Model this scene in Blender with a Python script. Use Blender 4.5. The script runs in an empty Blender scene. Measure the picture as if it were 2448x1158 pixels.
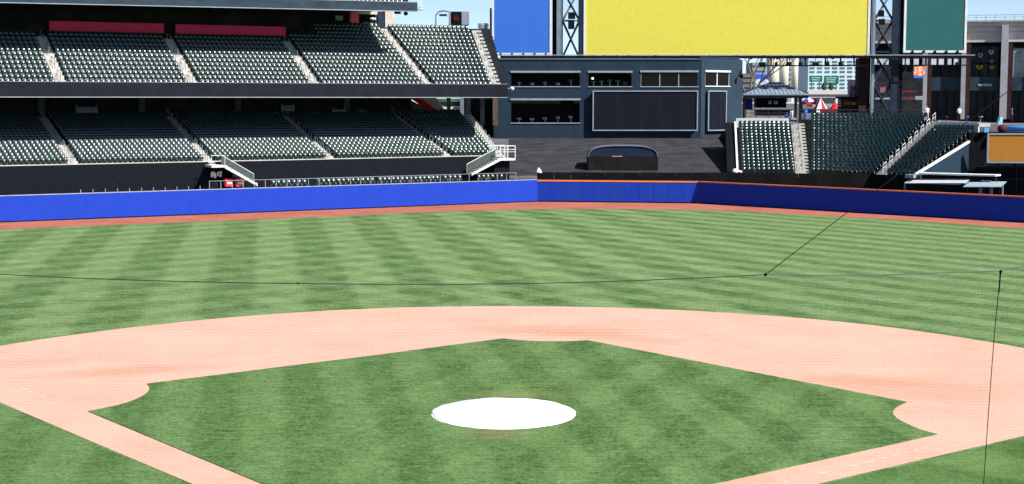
import bpy, math, random
from math import sin, cos, pi, radians, sqrt, atan2, hypot
from mathutils import Vector, Matrix
random.seed(7)
SC = bpy.context.scene
COL = SC.collection

# ------------------------------------------------------------------ camera, sky, sun, exposure
FPX, CXP, CYP, PIT, CH = 3540.0, 1224.0, 579.0, -0.0956, 11.45
cam = bpy.data.objects.new('camera', bpy.data.cameras.new('camera'))
COL.objects.link(cam)
cam.location = (0, 0, CH)
cam.rotation_euler = (pi / 2 + PIT, 0, 0)
cam.data.sensor_width = 36
cam.data.lens = FPX / 2448 * 36
cam.data.clip_start = .5
cam.data.clip_end = 6000
SC.camera = cam

SUN = Vector((.60, -.40, .69)).normalized()
world = bpy.data.worlds.new('World')
SC.world = world
world.use_nodes = True
wn = world.node_tree
sky = wn.nodes.new('ShaderNodeTexSky')
sky.sky_type = 'NISHITA'
sky.sun_disc = False
sky.sun_elevation = math.asin(SUN.z)
sky.sun_rotation = atan2(SUN.x, SUN.y)
sky.air_density = .55
sky.dust_density = .15
sky.ozone_density = 1.0
wn.links.new(sky.outputs[0], wn.nodes['Background'].inputs[0])
wn.nodes['Background'].inputs[1].default_value = .085
sl = bpy.data.lights.new('sun', 'SUN')
sl.energy = 5.0
sl.angle = radians(.5)
sl.color = (1, .965, .91)
so = bpy.data.objects.new('sun', sl)
COL.objects.link(so)
so.rotation_euler = SUN.to_track_quat('Z', 'Y').to_euler()
so.location = SUN * 300
vs = SC.view_settings
vs.view_transform = 'Standard'
vs.look = 'None'
vs.gamma = 1
vs.use_curve_mapping = False
vs.exposure = .85

# ------------------------------------------------------------------ survey helpers: sight lines of the photo -> places
def ray(px, py):
    a, b = (px - CXP) / FPX, (py - CYP) / FPX
    return Vector((a, cos(PIT) + b * sin(PIT), sin(PIT) - b * cos(PIT)))
def at(px, py, Y):
    d = ray(px, py)
    return Vector((0, 0, CH)) + d * (Y / d.y)
def G(px, py, z=0.0):
    d = ray(px, py)
    return Vector((0, 0, CH)) + d * ((z - CH) / d.z)
def pxof(p):
    y = p[1] * cos(PIT) + (p[2] - CH) * sin(PIT)
    return CXP + FPX * p[0] / y
class Plane:
    """upright plane through (x,y) with heading th; s runs along it, depth runs away from the field"""
    def __init__(s, x, y, th=0.0):
        s.o = Vector((x, y, 0)); s.u = Vector((cos(th), sin(th), 0)); s.n = Vector((-sin(th), cos(th), 0)); s.th = th
    def hit(s, px, py):
        d = ray(px, py); c = Vector((0, 0, CH))
        t = (s.o - c).dot(s.n) / d.dot(s.n)
        p = c + d * t
        return (p - s.o).dot(s.u), p.z
    def P(s, a, z, d=0):
        p = s.o + s.u * a + s.n * d
        return Vector((p.x, p.y, z))
    def ext(s, x0, x1, y0, y1):
        xm, ym = (x0 + x1) / 2, (y0 + y1) / 2
        return s.hit(x0, ym)[0], s.hit(x1, ym)[0], s.hit(xm, y1)[1], s.hit(xm, y0)[1]
    def box(s, mb, x0, x1, y0, y1, d0=0, d1=.3):
        a, b, z0, z1 = s.ext(x0, x1, y0, y1)
        s.bx(mb, a, b, z0, z1, d0, d1)
    def bx(s, mb, a, b, z0, z1, d0=0, d1=.3):
        mb.obox(s.P(a, z0, d0), s.u * (b - a), s.n * (d1 - d0), Vector((0, 0, z1 - z0)))
    def pt(s, px, py, d=0):
        a, z = s.hit(px, py)
        return s.P(a, z, d)

# ------------------------------------------------------------------ materials
MATS = {}
def nodes_of(name):
    m = bpy.data.materials.new(name)
    m.use_nodes = True
    return m, m.node_tree, m.node_tree.nodes['Principled BSDF']
def pos(nt, scale=(1, 1, 1), rot=(0, 0, 0)):
    g = nt.nodes.new('ShaderNodeNewGeometry')
    mp = nt.nodes.new('ShaderNodeMapping')
    mp.inputs['Scale'].default_value = scale
    mp.inputs['Rotation'].default_value = rot
    nt.links.new(g.outputs['Position'], mp.inputs[0])
    return mp.outputs[0]
def noise(nt, vec, sc, det=4, rough=.6):
    n = nt.nodes.new('ShaderNodeTexNoise')
    n.inputs['Scale'].default_value = sc
    n.inputs['Detail'].default_value = det
    n.inputs['Roughness'].default_value = rough
    nt.links.new(vec, n.inputs['Vector'])
    return n.outputs['Fac']
def ramp(nt, fac, stops):
    r = nt.nodes.new('ShaderNodeValToRGB')
    el = r.color_ramp.elements
    while len(el) < len(stops): el.new(.5)
    for e, (p, c) in zip(el, stops):
        e.position = p
        e.color = (*c, 1) if len(c) == 3 else c
    nt.links.new(fac, r.inputs[0])
    return r.outputs[0]
def mth(nt, op, a, b=None, c=None, clamp=False):
    n = nt.nodes.new('ShaderNodeMath'); n.operation = op; n.use_clamp = clamp
    for i, v in enumerate((a, b, c)):
        if v is None: continue
        if isinstance(v, (int, float)): n.inputs[i].default_value = v
        else: nt.links.new(v, n.inputs[i])
    return n.outputs[0]
def mix(nt, f, a, b, mode='MIX'):
    n = nt.nodes.new('ShaderNodeMix'); n.data_type = 'RGBA'; n.blend_type = mode
    for i, v in ((0, f), (6, a), (7, b)):
        if isinstance(v, (int, float)): n.inputs[i].default_value = v
        elif isinstance(v, tuple): n.inputs[i].default_value = (*v, 1)
        else: nt.links.new(v, n.inputs[i])
    return n.outputs[2]
def mat(name, col, rough=.6, var=.15, scale=1.5, metal=0.0, spec=.08, bump=0.0, stretch=(1, 1, 1), coat=0.0):
    if name in MATS: return MATS[name]
    m, nt, b = nodes_of(name)
    v = pos(nt, stretch)
    f = noise(nt, v, scale, 5, .65)
    lo = tuple(c * (1 - var) for c in col); hi = tuple(min(1, c * (1 + var)) for c in col)
    nt.links.new(ramp(nt, f, [(.3, lo), (.7, hi)]), b.inputs['Base Color'])
    b.inputs['Roughness'].default_value = rough
    b.inputs['Metallic'].default_value = metal
    b.inputs['Specular IOR Level'].default_value = spec
    if coat: b.inputs['Coat Weight'].default_value = coat
    if bump:
        bn = nt.nodes.new('ShaderNodeBump'); bn.inputs['Strength'].default_value = bump
        nt.links.new(noise(nt, v, scale * 8, 4, .7), bn.inputs['Height'])
        nt.links.new(bn.outputs[0], b.inputs['Normal'])
    MATS[name] = m
    return m

def grass_mat(name, dark, light, stripes, patch=.30, turn=None, worn=()):
    """stripes: (direction angle, width, weight, phase). Mown bands of bent grass: light where it leans away."""
    m, nt, b = nodes_of(name)
    P0 = pos(nt)
    wob = noise(nt, P0, .35, 3, .5)
    acc = None
    sx = nt.nodes.new('ShaderNodeSeparateXYZ'); nt.links.new(P0, sx.inputs[0])
    for (ang, wd, wt, ph, *side) in stripes:
        vm = nt.nodes.new('ShaderNodeVectorMath'); vm.operation = 'DOT_PRODUCT'
        nt.links.new(P0, vm.inputs[0])
        vm.inputs[1].default_value = (cos(ang), -sin(ang), 0)     # across the band
        t = mth(nt, 'ADD', mth(nt, 'MULTIPLY', vm.outputs['Value'], pi / wd), mth(nt, 'MULTIPLY', wob, 1.5))
        s = mth(nt, 'SINE', mth(nt, 'ADD', t, ph))
        s = mth(nt, 'MULTIPLY', s, 3.0)
        s = mth(nt, 'MINIMUM', mth(nt, 'MAXIMUM', s, -1), 1)
        fade = noise(nt, pos(nt, (1, 1, 1), (0, 0, ang + ph)), .22, 3, .6)          # uneven sheen along each pass
        s = mth(nt, 'MULTIPLY', s, mth(nt, 'MULTIPLY', mth(nt, 'MULTIPLY', mth(nt, 'SUBTRACT', fade, .12), 2.6, clamp=True), wt))
        if side:                                     # this set of passes was mown mainly on one side of the field
            a, b_ = side[0]
            mk = mth(nt, 'DIVIDE', mth(nt, 'SUBTRACT', sx.outputs[0], a), b_ - a, clamp=True)
            s = mth(nt, 'MULTIPLY', s, mth(nt, 'ADD', mth(nt, 'MULTIPLY', mk, .85), .15))
        acc = s if acc is None else mth(nt, 'ADD', acc, s)
    if turn is not None:                             # rings left by the mower turning
        dv = nt.nodes.new('ShaderNodeVectorMath'); dv.operation = 'DISTANCE'; nt.links.new(P0, dv.inputs[0]); dv.inputs[1].default_value = turn[:3]
        rg = mth(nt, 'SINE', mth(nt, 'MULTIPLY', dv.outputs['Value'], 2 * pi / turn[3]))
        mk = mth(nt, 'SUBTRACT', 1.0, mth(nt, 'DIVIDE', dv.outputs['Value'], turn[4]), clamp=True)
        acc = mth(nt, 'ADD', acc, mth(nt, 'MULTIPLY', rg, mth(nt, 'MULTIPLY', mk, .30)))
    n1 = noise(nt, pos(nt, (1, 1, 1), (0, 0, .4)), .55, 6, .72)
    n2 = noise(nt, pos(nt, (.55, 1.0, 1)), 2.6, 6, .8)
    v = mth(nt, 'ADD', mth(nt, 'MULTIPLY', acc, .25), .5)
    v = mth(nt, 'ADD', v, mth(nt, 'MULTIPLY', mth(nt, 'SUBTRACT', n1, .5), patch * 5.0))
    v = mth(nt, 'ADD', v, mth(nt, 'MULTIPLY', mth(nt, 'SUBTRACT', n2, .5), patch * 8.5))
    n4 = noise(nt, pos(nt, (1, .55, 1)), 7.5, 4, .8)
    v = mth(nt, 'ADD', v, mth(nt, 'MULTIPLY', mth(nt, 'SUBTRACT', n4, .5), patch * 11), clamp=True)
    c = ramp(nt, v, [(.0, dark), (1, light)])
    # yellower / bluer drift
    n3 = noise(nt, pos(nt), .16, 3, .6)
    c = mix(nt, .55, c, mix(nt, n3, (.88, 1.0, 1.12), (1.14, 1.0, .74)), 'MULTIPLY')
    for (x, y, rx, ry) in worn:                     # thin, trodden turf
        mp = nt.nodes.new('ShaderNodeMapping'); mp.vector_type = 'TEXTURE'
        mp.inputs['Location'].default_value = (x, y, 0); mp.inputs['Scale'].default_value = (rx, ry, 1)
        nt.links.new(P0, mp.inputs[0]); ln = nt.nodes.new('ShaderNodeVectorMath'); ln.operation = 'LENGTH'; nt.links.new(mp.outputs[0], ln.inputs[0])
        f = mth(nt, 'SUBTRACT', 1.0, mth(nt, 'ADD', ln.outputs['Value'], mth(nt, 'MULTIPLY', mth(nt, 'SUBTRACT', n4, .5), 2.6)), clamp=True)
        c = mix(nt, mth(nt, 'MULTIPLY', f, .38), c, (.27, .20, .085))
    nt.links.new(c, b.inputs['Base Color'])
    b.inputs['Roughness'].default_value = .8
    b.inputs['Specular IOR Level'].default_value = .25
    bn = nt.nodes.new('ShaderNodeBump'); bn.inputs['Strength'].default_value = .6; bn.inputs['Distance'].default_value = .05
    nt.links.new(noise(nt, pos(nt), 9, 4, .8), bn.inputs['Height'])
    nt.links.new(bn.outputs[0], b.inputs['Normal'])
    MATS[name] = m
    return m
def dirt_mat(name, col, deep, spots=()):
    m, nt, b = nodes_of(name)
    n1 = noise(nt, pos(nt, (1, 1, 1), (0, 0, .2)), .22, 5, .6)
    n2 = noise(nt, pos(nt, (.4, 1.2, 1)), 2.2, 6, .75)
    v = mth(nt, 'ADD', mth(nt, 'MULTIPLY', n1, .6), mth(nt, 'MULTIPLY', n2, .5))
    n3 = noise(nt, pos(nt, (.5, 1.0, 1)), 7.0, 4, .85)
    v = mth(nt, 'ADD', v, mth(nt, 'MULTIPLY', mth(nt, 'SUBTRACT', n3, .5), .55))
    c = ramp(nt, v, [(.36, deep), (.62, col)])
    for (x, y, rx, ry, th, dk) in spots:                 # damp, scuffed patches by the bases
        mp = nt.nodes.new('ShaderNodeMapping'); mp.vector_type = 'TEXTURE'
        mp.inputs['Location'].default_value = (x, y, 0); mp.inputs['Rotation'].default_value = (0, 0, th)
        mp.inputs['Scale'].default_value = (rx, ry, 1)
        nt.links.new(pos(nt), mp.inputs[0])
        ln = nt.nodes.new('ShaderNodeVectorMath'); ln.operation = 'LENGTH'
        nt.links.new(mp.outputs[0], ln.inputs[0])
        f = mth(nt, 'SUBTRACT', 1.0, mth(nt, 'ADD', ln.outputs['Value'], mth(nt, 'MULTIPLY', mth(nt, 'SUBTRACT', n2, .5), 1.6)), clamp=True)
        f = mth(nt, 'MULTIPLY', f, 1.6, clamp=True)
        c = mix(nt, mth(nt, 'MULTIPLY', f, dk), c, (deep[0] * .97, deep[1] * .74, deep[2] * .66))
    nt.links.new(c, b.inputs['Base Color'])
    b.inputs['Roughness'].default_value = .95
    b.inputs['Specular IOR Level'].default_value = .1
    bn = nt.nodes.new('ShaderNodeBump'); bn.inputs['Strength'].default_value = .3; bn.inputs['Distance'].default_value = .02
    nt.links.new(noise(nt, pos(nt, (.5, 1.3, 1)), 8, 5, .8), bn.inputs['Height'])
    nt.links.new(bn.outputs[0], b.inputs['Normal'])
    MATS[name] = m
    return m

M = dict(
    conc=lambda: mat('weathered concrete', (.42, .41, .38), .85, .18, .9, bump=.2),
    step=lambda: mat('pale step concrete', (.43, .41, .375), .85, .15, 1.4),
    dconc=lambda: mat('shade darkened tread concrete', (.018, .021, .023), .8, .3, 1.0),  # light concrete treads, with the shade between seats put into the colour
    navy=lambda: mat('navy black fascia paint', (.0105, .0125, .0190), .75, .25, .7),
    panel=lambda: mat('dark padded panel', (.0060, .0080, .0125), .85, .25, 3),
    slate=lambda: mat('slate blue wall paint', (.0175, .033, .053), .6, .16, .6, stretch=(1, 1, .25)),
    roof3=lambda: mat('slate grey fascia metal', (.026, .042, .058), .6, .25, .6, stretch=(1, 1, 3)),
    black=lambda: mat('matt black paint', (.005, .006, .008), .75, .3, 2),
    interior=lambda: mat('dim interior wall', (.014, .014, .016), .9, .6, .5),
    screen=lambda: mat('unlit scoreboard face', (.0070, .0095, .0165), .85, .25, .9, stretch=(2, 1, .12)),
    frame=lambda: mat('light grey metal trim', (.24, .27, .31), .5, .15, 1),
    white=lambda: mat('white painted steel', (.60, .61, .60), .5, .1, 1),
    steel=lambda: mat('grey steel column', (.20, .24, .28), .5, .2, 1, metal=.3),
    dsteel=lambda: mat('dark navy steel', (.018, .026, .045), .5, .3, 1),
    wallblue=lambda: mat('royal blue wall padding', (.0125, .043, .36), .7, .07, 1.2),
    orange=lambda: mat('orange wall stripe', (.70, .20, .08), .6, .12, 1),
    seat=None)

def gm(k):
    return M[k]() if callable(M[k]) else M[k]

# ------------------------------------------------------------------ mesh builder and tagging
class MB:
    def __init__(s): s.v = []; s.f = []
    def add(s, vs_, fs):
        o = len(s.v); s.v += [Vector(p) for p in vs_]; s.f += [tuple(i + o for i in f) for f in fs]; return s
    def obox(s, o, ux, uy, uz):
        o = Vector(o)
        v = [o, o + ux, o + ux + uy, o + uy, o + uz, o + ux + uz, o + ux + uy + uz, o + uy + uz]
        f = [(0, 3, 2, 1), (4, 5, 6, 7), (0, 1, 5, 4), (1, 2, 6, 5), (2, 3, 7, 6), (3, 0, 4, 7)]
        if ux.cross(uy).dot(uz) < 0: f = [t[::-1] for t in f]
        return s.add(v, f)
    def box(s, x0, x1, y0, y1, z0, z1):
        return s.obox((x0, y0, z0), Vector((x1 - x0, 0, 0)), Vector((0, y1 - y0, 0)), Vector((0, 0, z1 - z0)))
    def bar(s, p, q, r, n=6, r2=None):
        p, q = Vector(p), Vector(q); d = (q - p)
        if d.length < 1e-6: return s
        d.normalize(); a = d.cross(Vector((0, 0, 1)))
        if a.length < .05: a = d.cross(Vector((1, 0, 0)))
        a.normalize(); b = d.cross(a); r2 = r if r2 is None else r2
        v = [p + (a * cos(2 * pi * i / n) + b * sin(2 * pi * i / n)) * r for i in range(n)] + \
            [q + (a * cos(2 * pi * i / n) + b * sin(2 * pi * i / n)) * r2 for i in range(n)]
        f = [(i, (i + 1) % n, n + (i + 1) % n, n + i) for i in range(n)] + [tuple(range(n))[::-1], tuple(range(n, 2 * n))]
        return s.add(v, f)
    def path(s, pts, r, n=5):
        for a, b in zip(pts, pts[1:]): s.bar(a, b, r, n)
        return s
    def prism(s, pts, off):
        n = len(pts); pts = [Vector(p) for p in pts]; off = Vector(off)
        return s.add(pts + [p + off for p in pts], [tuple(range(n))[::-1], tuple(range(n, 2 * n))] + [(i, (i + 1) % n, n + (i + 1) % n, n + i) for i in range(n)])
    def lathe(s, c, prof, n=12):
        c = Vector(c); v = []; f = []
        for (r, z) in prof:
            v += [c + Vector((r * cos(2 * pi * i / n), r * sin(2 * pi * i / n), z)) for i in range(n)]
        for k in range(len(prof) - 1):
            f += [(k * n + i, k * n + (i + 1) % n, (k + 1) * n + (i + 1) % n, (k + 1) * n + i) for i in range(n)]
        f += [tuple(range(n))[::-1], tuple((len(prof) - 1) * n + i for i in range(n))]
        return s.add(v, f)
    def build(s, name, m, parent=None, smooth=False, kind=None, label=None):
        o0 = wloc(parent)
        me = bpy.data.meshes.new(name)
        me.from_pydata([tuple(p - o0) for p in s.v], [], s.f)
        me.materials.append(gm(m) if isinstance(m, str) else m)
        if smooth: me.polygons.foreach_set('use_smooth', [True] * len(me.polygons))
        me.update()
        o = bpy.data.objects.new(name, me); COL.objects.link(o)
        if parent is not None: o.parent = parent
        if kind: o['kind'] = kind
        if label: o['label'] = label
        return o
def wloc(p):
    v = Vector((0, 0, 0))
    while p is not None: v += p.location; p = p.parent
    return v
def thing(name, label, cat, loc=(0, 0, 0), group=None):
    o = bpy.data.objects.new(name, None); COL.objects.link(o); o.location = loc; o.empty_display_size = .5
    return tag(o, label, cat, group)
def tag(o, label, cat, group=None):
    o['label'] = label; o['category'] = cat
    if group: o['group'] = group
    return o
def sheet(name, pts, z, m):
    b = MB(); b.add([(p[0], p[1], z) for p in pts], [tuple(range(len(pts)))])
    bb = b.build(name, m, kind='structure')
    import bmesh
    bm = bmesh.new(); bm.from_mesh(bb.data); bmesh.ops.triangulate(bm, faces=bm.faces[:])
    for f in bm.faces:
        if f.normal.z < 0: f.normal_flip()
    bm.to_mesh(bb.data); bm.free()
    return bb
def smooth_line(pts, n=6):
    out = []
    for i in range(len(pts) - 1):
        p0 = pts[max(i - 1, 0)]; p1 = pts[i]; p2 = pts[i + 1]; p3 = pts[min(i + 2, len(pts) - 1)]
        for k in range(n):
            t = k / n
            out.append(.5 * ((2 * p1) + (p2 - p0) * t + (2 * p0 - 5 * p1 + 4 * p2 - p3) * t * t + (3 * p1 - p0 - 3 * p2 + p3) * t ** 3))
    return out + [pts[-1]]

# ------------------------------------------------------------------ the ground and the field
AX = radians(6.87)                       # home plate to second base, clockwise from the camera's forward direction
A1, A2, A3, A4 = radians(-9.5), radians(23.0), radians(-39), radians(52)
b = MB(); b.box(-3000, 3000, -600, 5000, -1.0, -.06)
b.build('ground', mat('city ground', (.10, .10, .095), .9, .3, .05), kind='structure')

_c = G(655, 560); _c = _c.x * cos(A1) - _c.y * sin(A1); PH1 = (pi / 2 - .75 - pi * _c / 2.95) % (2 * pi)      # phase surveyed from one pale pass
g_out = grass_mat('mown outfield grass', (.026, .076, .004), (.190, .275, .118), [(A1, 2.95, .54, PH1, (28, 4)), (A3, 1.75, .66, .5, (-26, 12)), (A4, 2.1, .42, .5, (22, -16))], .185)
g_in = grass_mat('mown infield grass', (.020, .066, .004), (.140, .230, .078), [(A1, 1.6, .44, 1.2), (A2, 1.6, .34, .4, (-9, 6))], .17, turn=(*G(610, 1000), .62, 9.0), worn=[(*G(1180, 1040)[:2], 1.3, 1.5), (*G(1240, 945)[:2], 2.6, .9)])
home = G(997, 1348)
A_, B_ = G(0, 533), G(1285, 483)
C_, D_ = G(1668, 487), G(2448, 533)
uL = (B_ - A_).normalized(); uR = (D_ - C_).normalized()
nL = Vector((-uL.y, uL.x, 0)); nR = Vector((-uR.y, uR.x, 0))
A0 = A_ - uL * 25; D0 = D_ + uR * 22
field = [A0 + nL, B_ + Vector((0, 1, 0)), C_ + Vector((0, 1, 0)), D0 + nR, (90, 60, 0), (60, 12, 0), (-50, 12, 0), (-105, 70, 0)]
sheet('outfield_grass', field, 0.0, g_out)
track = [A0, B_, C_, D0] + smooth_line([G(x, y) for x, y in [(2900, 572), (2448, 547), (2250, 533), (2000, 518), (1800, 507), (1668, 502), (1500, 500.5), (1285, 500.5), (1200, 502.5), (1000, 508.5), (700, 521.5), (330, 536), (0, 549), (-500, 571)]], 4)
sheet('warning_track', track, .01, dirt_mat('warning track clay', (.37, .125, .085), (.25, .075, .048)))
arc = smooth_line([G(x, y) for x, y in [(-420, 925), (-200, 872), (0, 828), (200, 798), (400, 774), (600, 755.5), (800, 742.5), (1000, 735), (1200, 732.5), (1400, 734.5), (1600, 741), (1800, 752.5), (2000, 769), (2200, 793), (2448, 833), (2650, 880), (2800, 925)]], 4)
ap = []
for k in range(17):
    a = radians(-250 + k * 20) if False else None
hc = home
def tow(p, q, d):                       # point on p->q that is d before q
    return q + (p - q).normalized() * d
loL, loR = G(460, 1158), G(1955, 1158)
oL = hc + (loL - hc).normalized() * 3.9; oR = hc + (loR - hc).normalized() * 3.9
aL = atan2(oL.y - hc.y, oL.x - hc.x); aR = atan2(oR.y - hc.y, oR.x - hc.x)
hp = [hc + Vector((cos(a), sin(a), 0)) * 4 for a in [aR - (aR - aL + 2 * pi) * k / 22 for k in range(23)]]
dirt = arc + [G(2700, 984), G(2448, 1043), loR] + hp + [loL, G(230, 1061), G(0, 963), G(-300, 838)]
spots = []
for (x, y, rx, ry, th, dk) in [(310, 888, 5.0, 1.5, .35, .5), (1340, 790, 5.5, 2.4, -.1, .45), (1450, 806, 4.5, 1.6, -.5, .45), (2190, 930, 5.5, 3.2, -.3, .40), (2060, 910, 3.5, 1.5, -.3, .40), (60, 868, 3.5, 1.5, .3, .3), (1700, 1150, 2.5, 1.0, .2, .2)]:
    p = G(x, y); spots.append((p.x, p.y, rx, ry, th, dk))
sheet('infield_dirt', dirt, .01, dirt_mat('raked infield dirt', (.555, .350, .270), (.475, .285, .208), spots))
corner = hc + (G(1003, 1316) - hc)
inf = [G(x, y) for x, y in [(210, 985), (258, 975.5), (300, 965.5), (328, 955), (348, 944), (356, 935), (358, 928), (352, 919)]]
inf = smooth_line(inf, 3)
inf += [G(900, 850.5)] + smooth_line([G(x, y) for x, y in [(1200, 811), (1232, 814), (1268, 816.5), (1312, 817.8), (1356, 817.5), (1405, 815)]], 3)
inf += smooth_line([G(x, y) for x, y in [(2168, 963), (2148, 972), (2137, 982), (2136, 992), (2146, 1003), (2168, 1015), (2200, 1029), (2241, 1040)]], 3)
inf += [G(1710, 1158), G(1075, 1300), G(1003, 1316), G(625, 1158)]
b = MB(); b.prism([(p.x, p.y, .0) for p in inf], (0, 0, .035))
o = b.build('infield_grass', g_in, kind='structure')
import bmesh
bm = bmesh.new(); bm.from_mesh(o.data); bmesh.ops.recalc_face_normals(bm, faces=bm.faces[:]); bm.to_mesh(o.data); bm.free()
# foul ground grass with its own darker mowing
sheet('foul_grass_left', [G(-600, 720), G(-300, 843), G(0, 966), G(230, 1064), G(460, 1161), hc + Vector((-4.5, 0, 0)), (-14, 14, 0), (-50, 14, 0), (-95, 70, 0)], .006, g_in)
sheet('foul_grass_right', [G(2900, 950), G(2448, 1046), G(1955, 1161), hc + Vector((4.5, 0, 0)), (14, 14, 0), (55, 14, 0), (80, 60, 0)], .006,
      grass_mat('foul side grass', (.026, .078, .006), (.118, .205, .060), [(A2, 3.0, .5, 0), (A3, 2.5, .6, 0)], .16))
# worn remains of the chalk foul lines
m_, nt, bs = nodes_of('worn chalk')
f = noise(nt, pos(nt), 2.4, 5, .7)
nt.links.new(ramp(nt, f, [(.52, (.57, .355, .275)), (.72, (.74, .62, .56))]), bs.inputs['Base Color']); bs.inputs['Roughness'].default_value = 1
for (x0, y0, x1, y1) in [(1800, 1172, 2225, 1070), (20, 919, 105, 950)]:
    p, q = G(x0, y0), G(x1, y1); w = Vector((-(q - p).y, (q - p).x, 0)).normalized() * .05
    sheet('chalk_line', [p - w, q - w, q + w, p + w], .016, m_)

# bare worn soil ring round the mound
mc = G(1204, 991)
rad = (G(1376, 991) - G(1032, 991)).length / 2
mb = MB()
n = 64
prof = [(1.0, .05), (.97, .10), (.80, .15), (.55, .21), (.25, .26), (.0001, .27)]
vv = []; ff = []
for k, (r, z) in enumerate(prof):
    for i in range(n):
        a = 2 * pi * i / n
        j = 1 + (.012 * sin(5 * a) + .008 * sin(11 * a + 1) + random.uniform(-.006, .006)) * (k == 0)
        wr = (.010 * sin(7 * a + k) + .007 * sin(13 * a - 2 * k)) * (0 < k < 5)
        vv.append((mc.x + rad * r * j * cos(a), mc.y + rad * r * j * sin(a), z + wr))
for k in range(len(prof) - 1):
    ff += [(k * n + i, k * n + (i + 1) % n, (k + 1) * n + (i + 1) % n, (k + 1) * n + i) for i in range(n)]
mb.add(vv, ff)
ring = [(mc.x + rad * 1.003 * cos(2 * pi * i / n), mc.y + rad * 1.003 * sin(2 * pi * i / n)) for i in range(n)]
mb.add([(x, y, .036) for x, y in ring] + vv[:n], [(i, (i + 1) % n, n + (i + 1) % n, n + i) for i in range(n)])
tarp = mb.build('mound_cover', mat('white tarpaulin', (.82, .82, .81), .5, .04, 1.2, bump=.15), smooth=True)
tag(tarp, 'round white tarpaulin covering the pitcher mound in the infield grass', 'tarpaulin')

# ------------------------------------------------------------------ outfield walls
def wall_thing(name, label, cat='wall'):
    return thing(name, label, cat)
wallH = 2.48
w1 = wall_thing('outfield_wall', 'long bright blue padded wall in front of the left grandstand')
w1.location = A_
pl = Plane(A_.x, A_.y, atan2(uL.y, uL.x)); LW = (B_ - A_).length
mb = MB(); pl.bx(mb, -25, LW, 0.12, wallH, 0, .35); mb.build('padding', 'wallblue', w1)
mb = MB(); pl.bx(mb, -25, LW - .01, 0, .118, .03, .33); mb.build('kickboard', 'black', w1)
mb = MB(); pl.bx(mb, -25, LW - .02, wallH + .001, wallH + .07, .04, .34); mb.build('coping', mat('grey concrete coping', (.30, .30, .32), .8, .2), w1)
w2 = wall_thing('outfield_wall', 'middle stretch of blue wall of upright pads below the dark hooded box')
w2.location = B_
uC = (C_ - B_).normalized(); pc = Plane(B_.x, B_.y, atan2(uC.y, uC.x)); LC = (C_ - B_).length
np_ = 11
for i in range(np_):
    a = LC * i / np_; c = LC * (i + 1) / np_
    mb = MB(); pc.bx(mb, a + .012, c - .012, .14, wallH - .17, random.uniform(0, .025), .35)
    mb.build('wall_pad', mat('wall pad blue %d' % (i % 3), (.0125 * (1 + .06 * (i % 3)), .043 * (1 + .05 * (i % 3)), .37 * (1 - .05 * (i % 3))), .55, .1, 1.2), w2)
mb = MB(); pc.bx(mb, .05, LC - .01, 0, wallH - .2, .06, .32); mb.build('backing', 'black', w2)
mb = MB(); pc.bx(mb, .0, LC, wallH - .165, wallH, -.02, .36); mb.build('top_stripe', 'orange', w2)
w3 = wall_thing('outfield_wall', 'shaded dark blue wall with thin orange top on the right of the field')
w3.location = C_
pr = Plane(C_.x, C_.y, atan2(uR.y, uR.x)); LR = (D_ - C_).length
mb = MB(); pr.bx(mb, .02, LR + 22, .1, wallH - .12, 0, .35); mb.build('padding', 'wallblue', w3)
mb = MB(); pr.bx(mb, .03, LR + 22, 0, .098, .03, .33); mb.build('kickboard', 'black', w3)
mb = MB(); pr.bx(mb, .0, LR + 22, wallH - .117, wallH, -.02, .37); mb.build('top_stripe', 'orange', w3)

# ------------------------------------------------------------------ curved bowls
class Path:
    def __init__(s, x, y, th, segs):
        s.k = []; L = 0; s.slope = 0.0
        for (kind, a, R) in segs:
            if kind == 'line': s.k.append((L, L + a, x, y, th, None)); x += a * cos(th); y += a * sin(th); L += a
            else:
                ln = abs(a) * R; s.k.append((L, L + ln, x, y, th, R))     # turning clockwise, centre on the field side
                cx, cy = x + sin(th) * R, y - cos(th) * R; th -= abs(a)
                x, y = cx - sin(th) * R, cy + cos(th) * R; L += ln
        s.L = L
    def at(s, t, d=0.0):
        for (a, b_, x, y, th, R) in s.k:
            if t <= b_ or b_ == s.L: break
        t2 = t - a
        if R is None: x, y = x + t2 * cos(th), y + t2 * sin(th)
        else:
            cx, cy = x + sin(th) * R, y - cos(th) * R; th = th - t2 / R
            x, y = cx - sin(th) * R, cy + cos(th) * R
        return x - sin(th) * d, y + cos(th) * d, th
    def P(s, t, d, z):
        x, y, th = s.at(t, d); return Vector((x, y, z + s.slope * t))
    def s_of(s, px, z, d=0):
        lo, hi = 0, s.L
        for _ in range(40):
            m = (lo + hi) / 2
            if pxof(s.P(m, d, z)) < px: lo = m
            else: hi = m
        return lo
    def samples(s, a, b_):
        out = [a]
        for (u, v, x, y, th, R) in s.k:
            if R is None: out += [t for t in (u, v) if a < t < b_]
            else:
                n_ = max(3, int((v - u) / 1.2)); out += [u + (v - u) * i / n_ for i in range(n_ + 1) if a < u + (v - u) * i / n_ < b_]
        out = sorted(set(out + [b_]))
        return out
def sweep(mb, path, a, b_, prof):
    ss = path.samples(a, b_); n_ = len(prof); vs_ = []
    for t in ss: vs_ += [path.P(t, d, z) for d, z in prof]
    f_ = []
    for i in range(len(ss) - 1):
        for j in range(n_):
            k = (j + 1) % n_
            f_.append((i * n_ + j, i * n_ + k, (i + 1) * n_ + k, (i + 1) * n_ + j))
    f_ += [tuple(range(n_)), tuple((len(ss) - 1) * n_ + j for j in range(n_))[::-1]]
    mb.add(vs_, f_)
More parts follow.
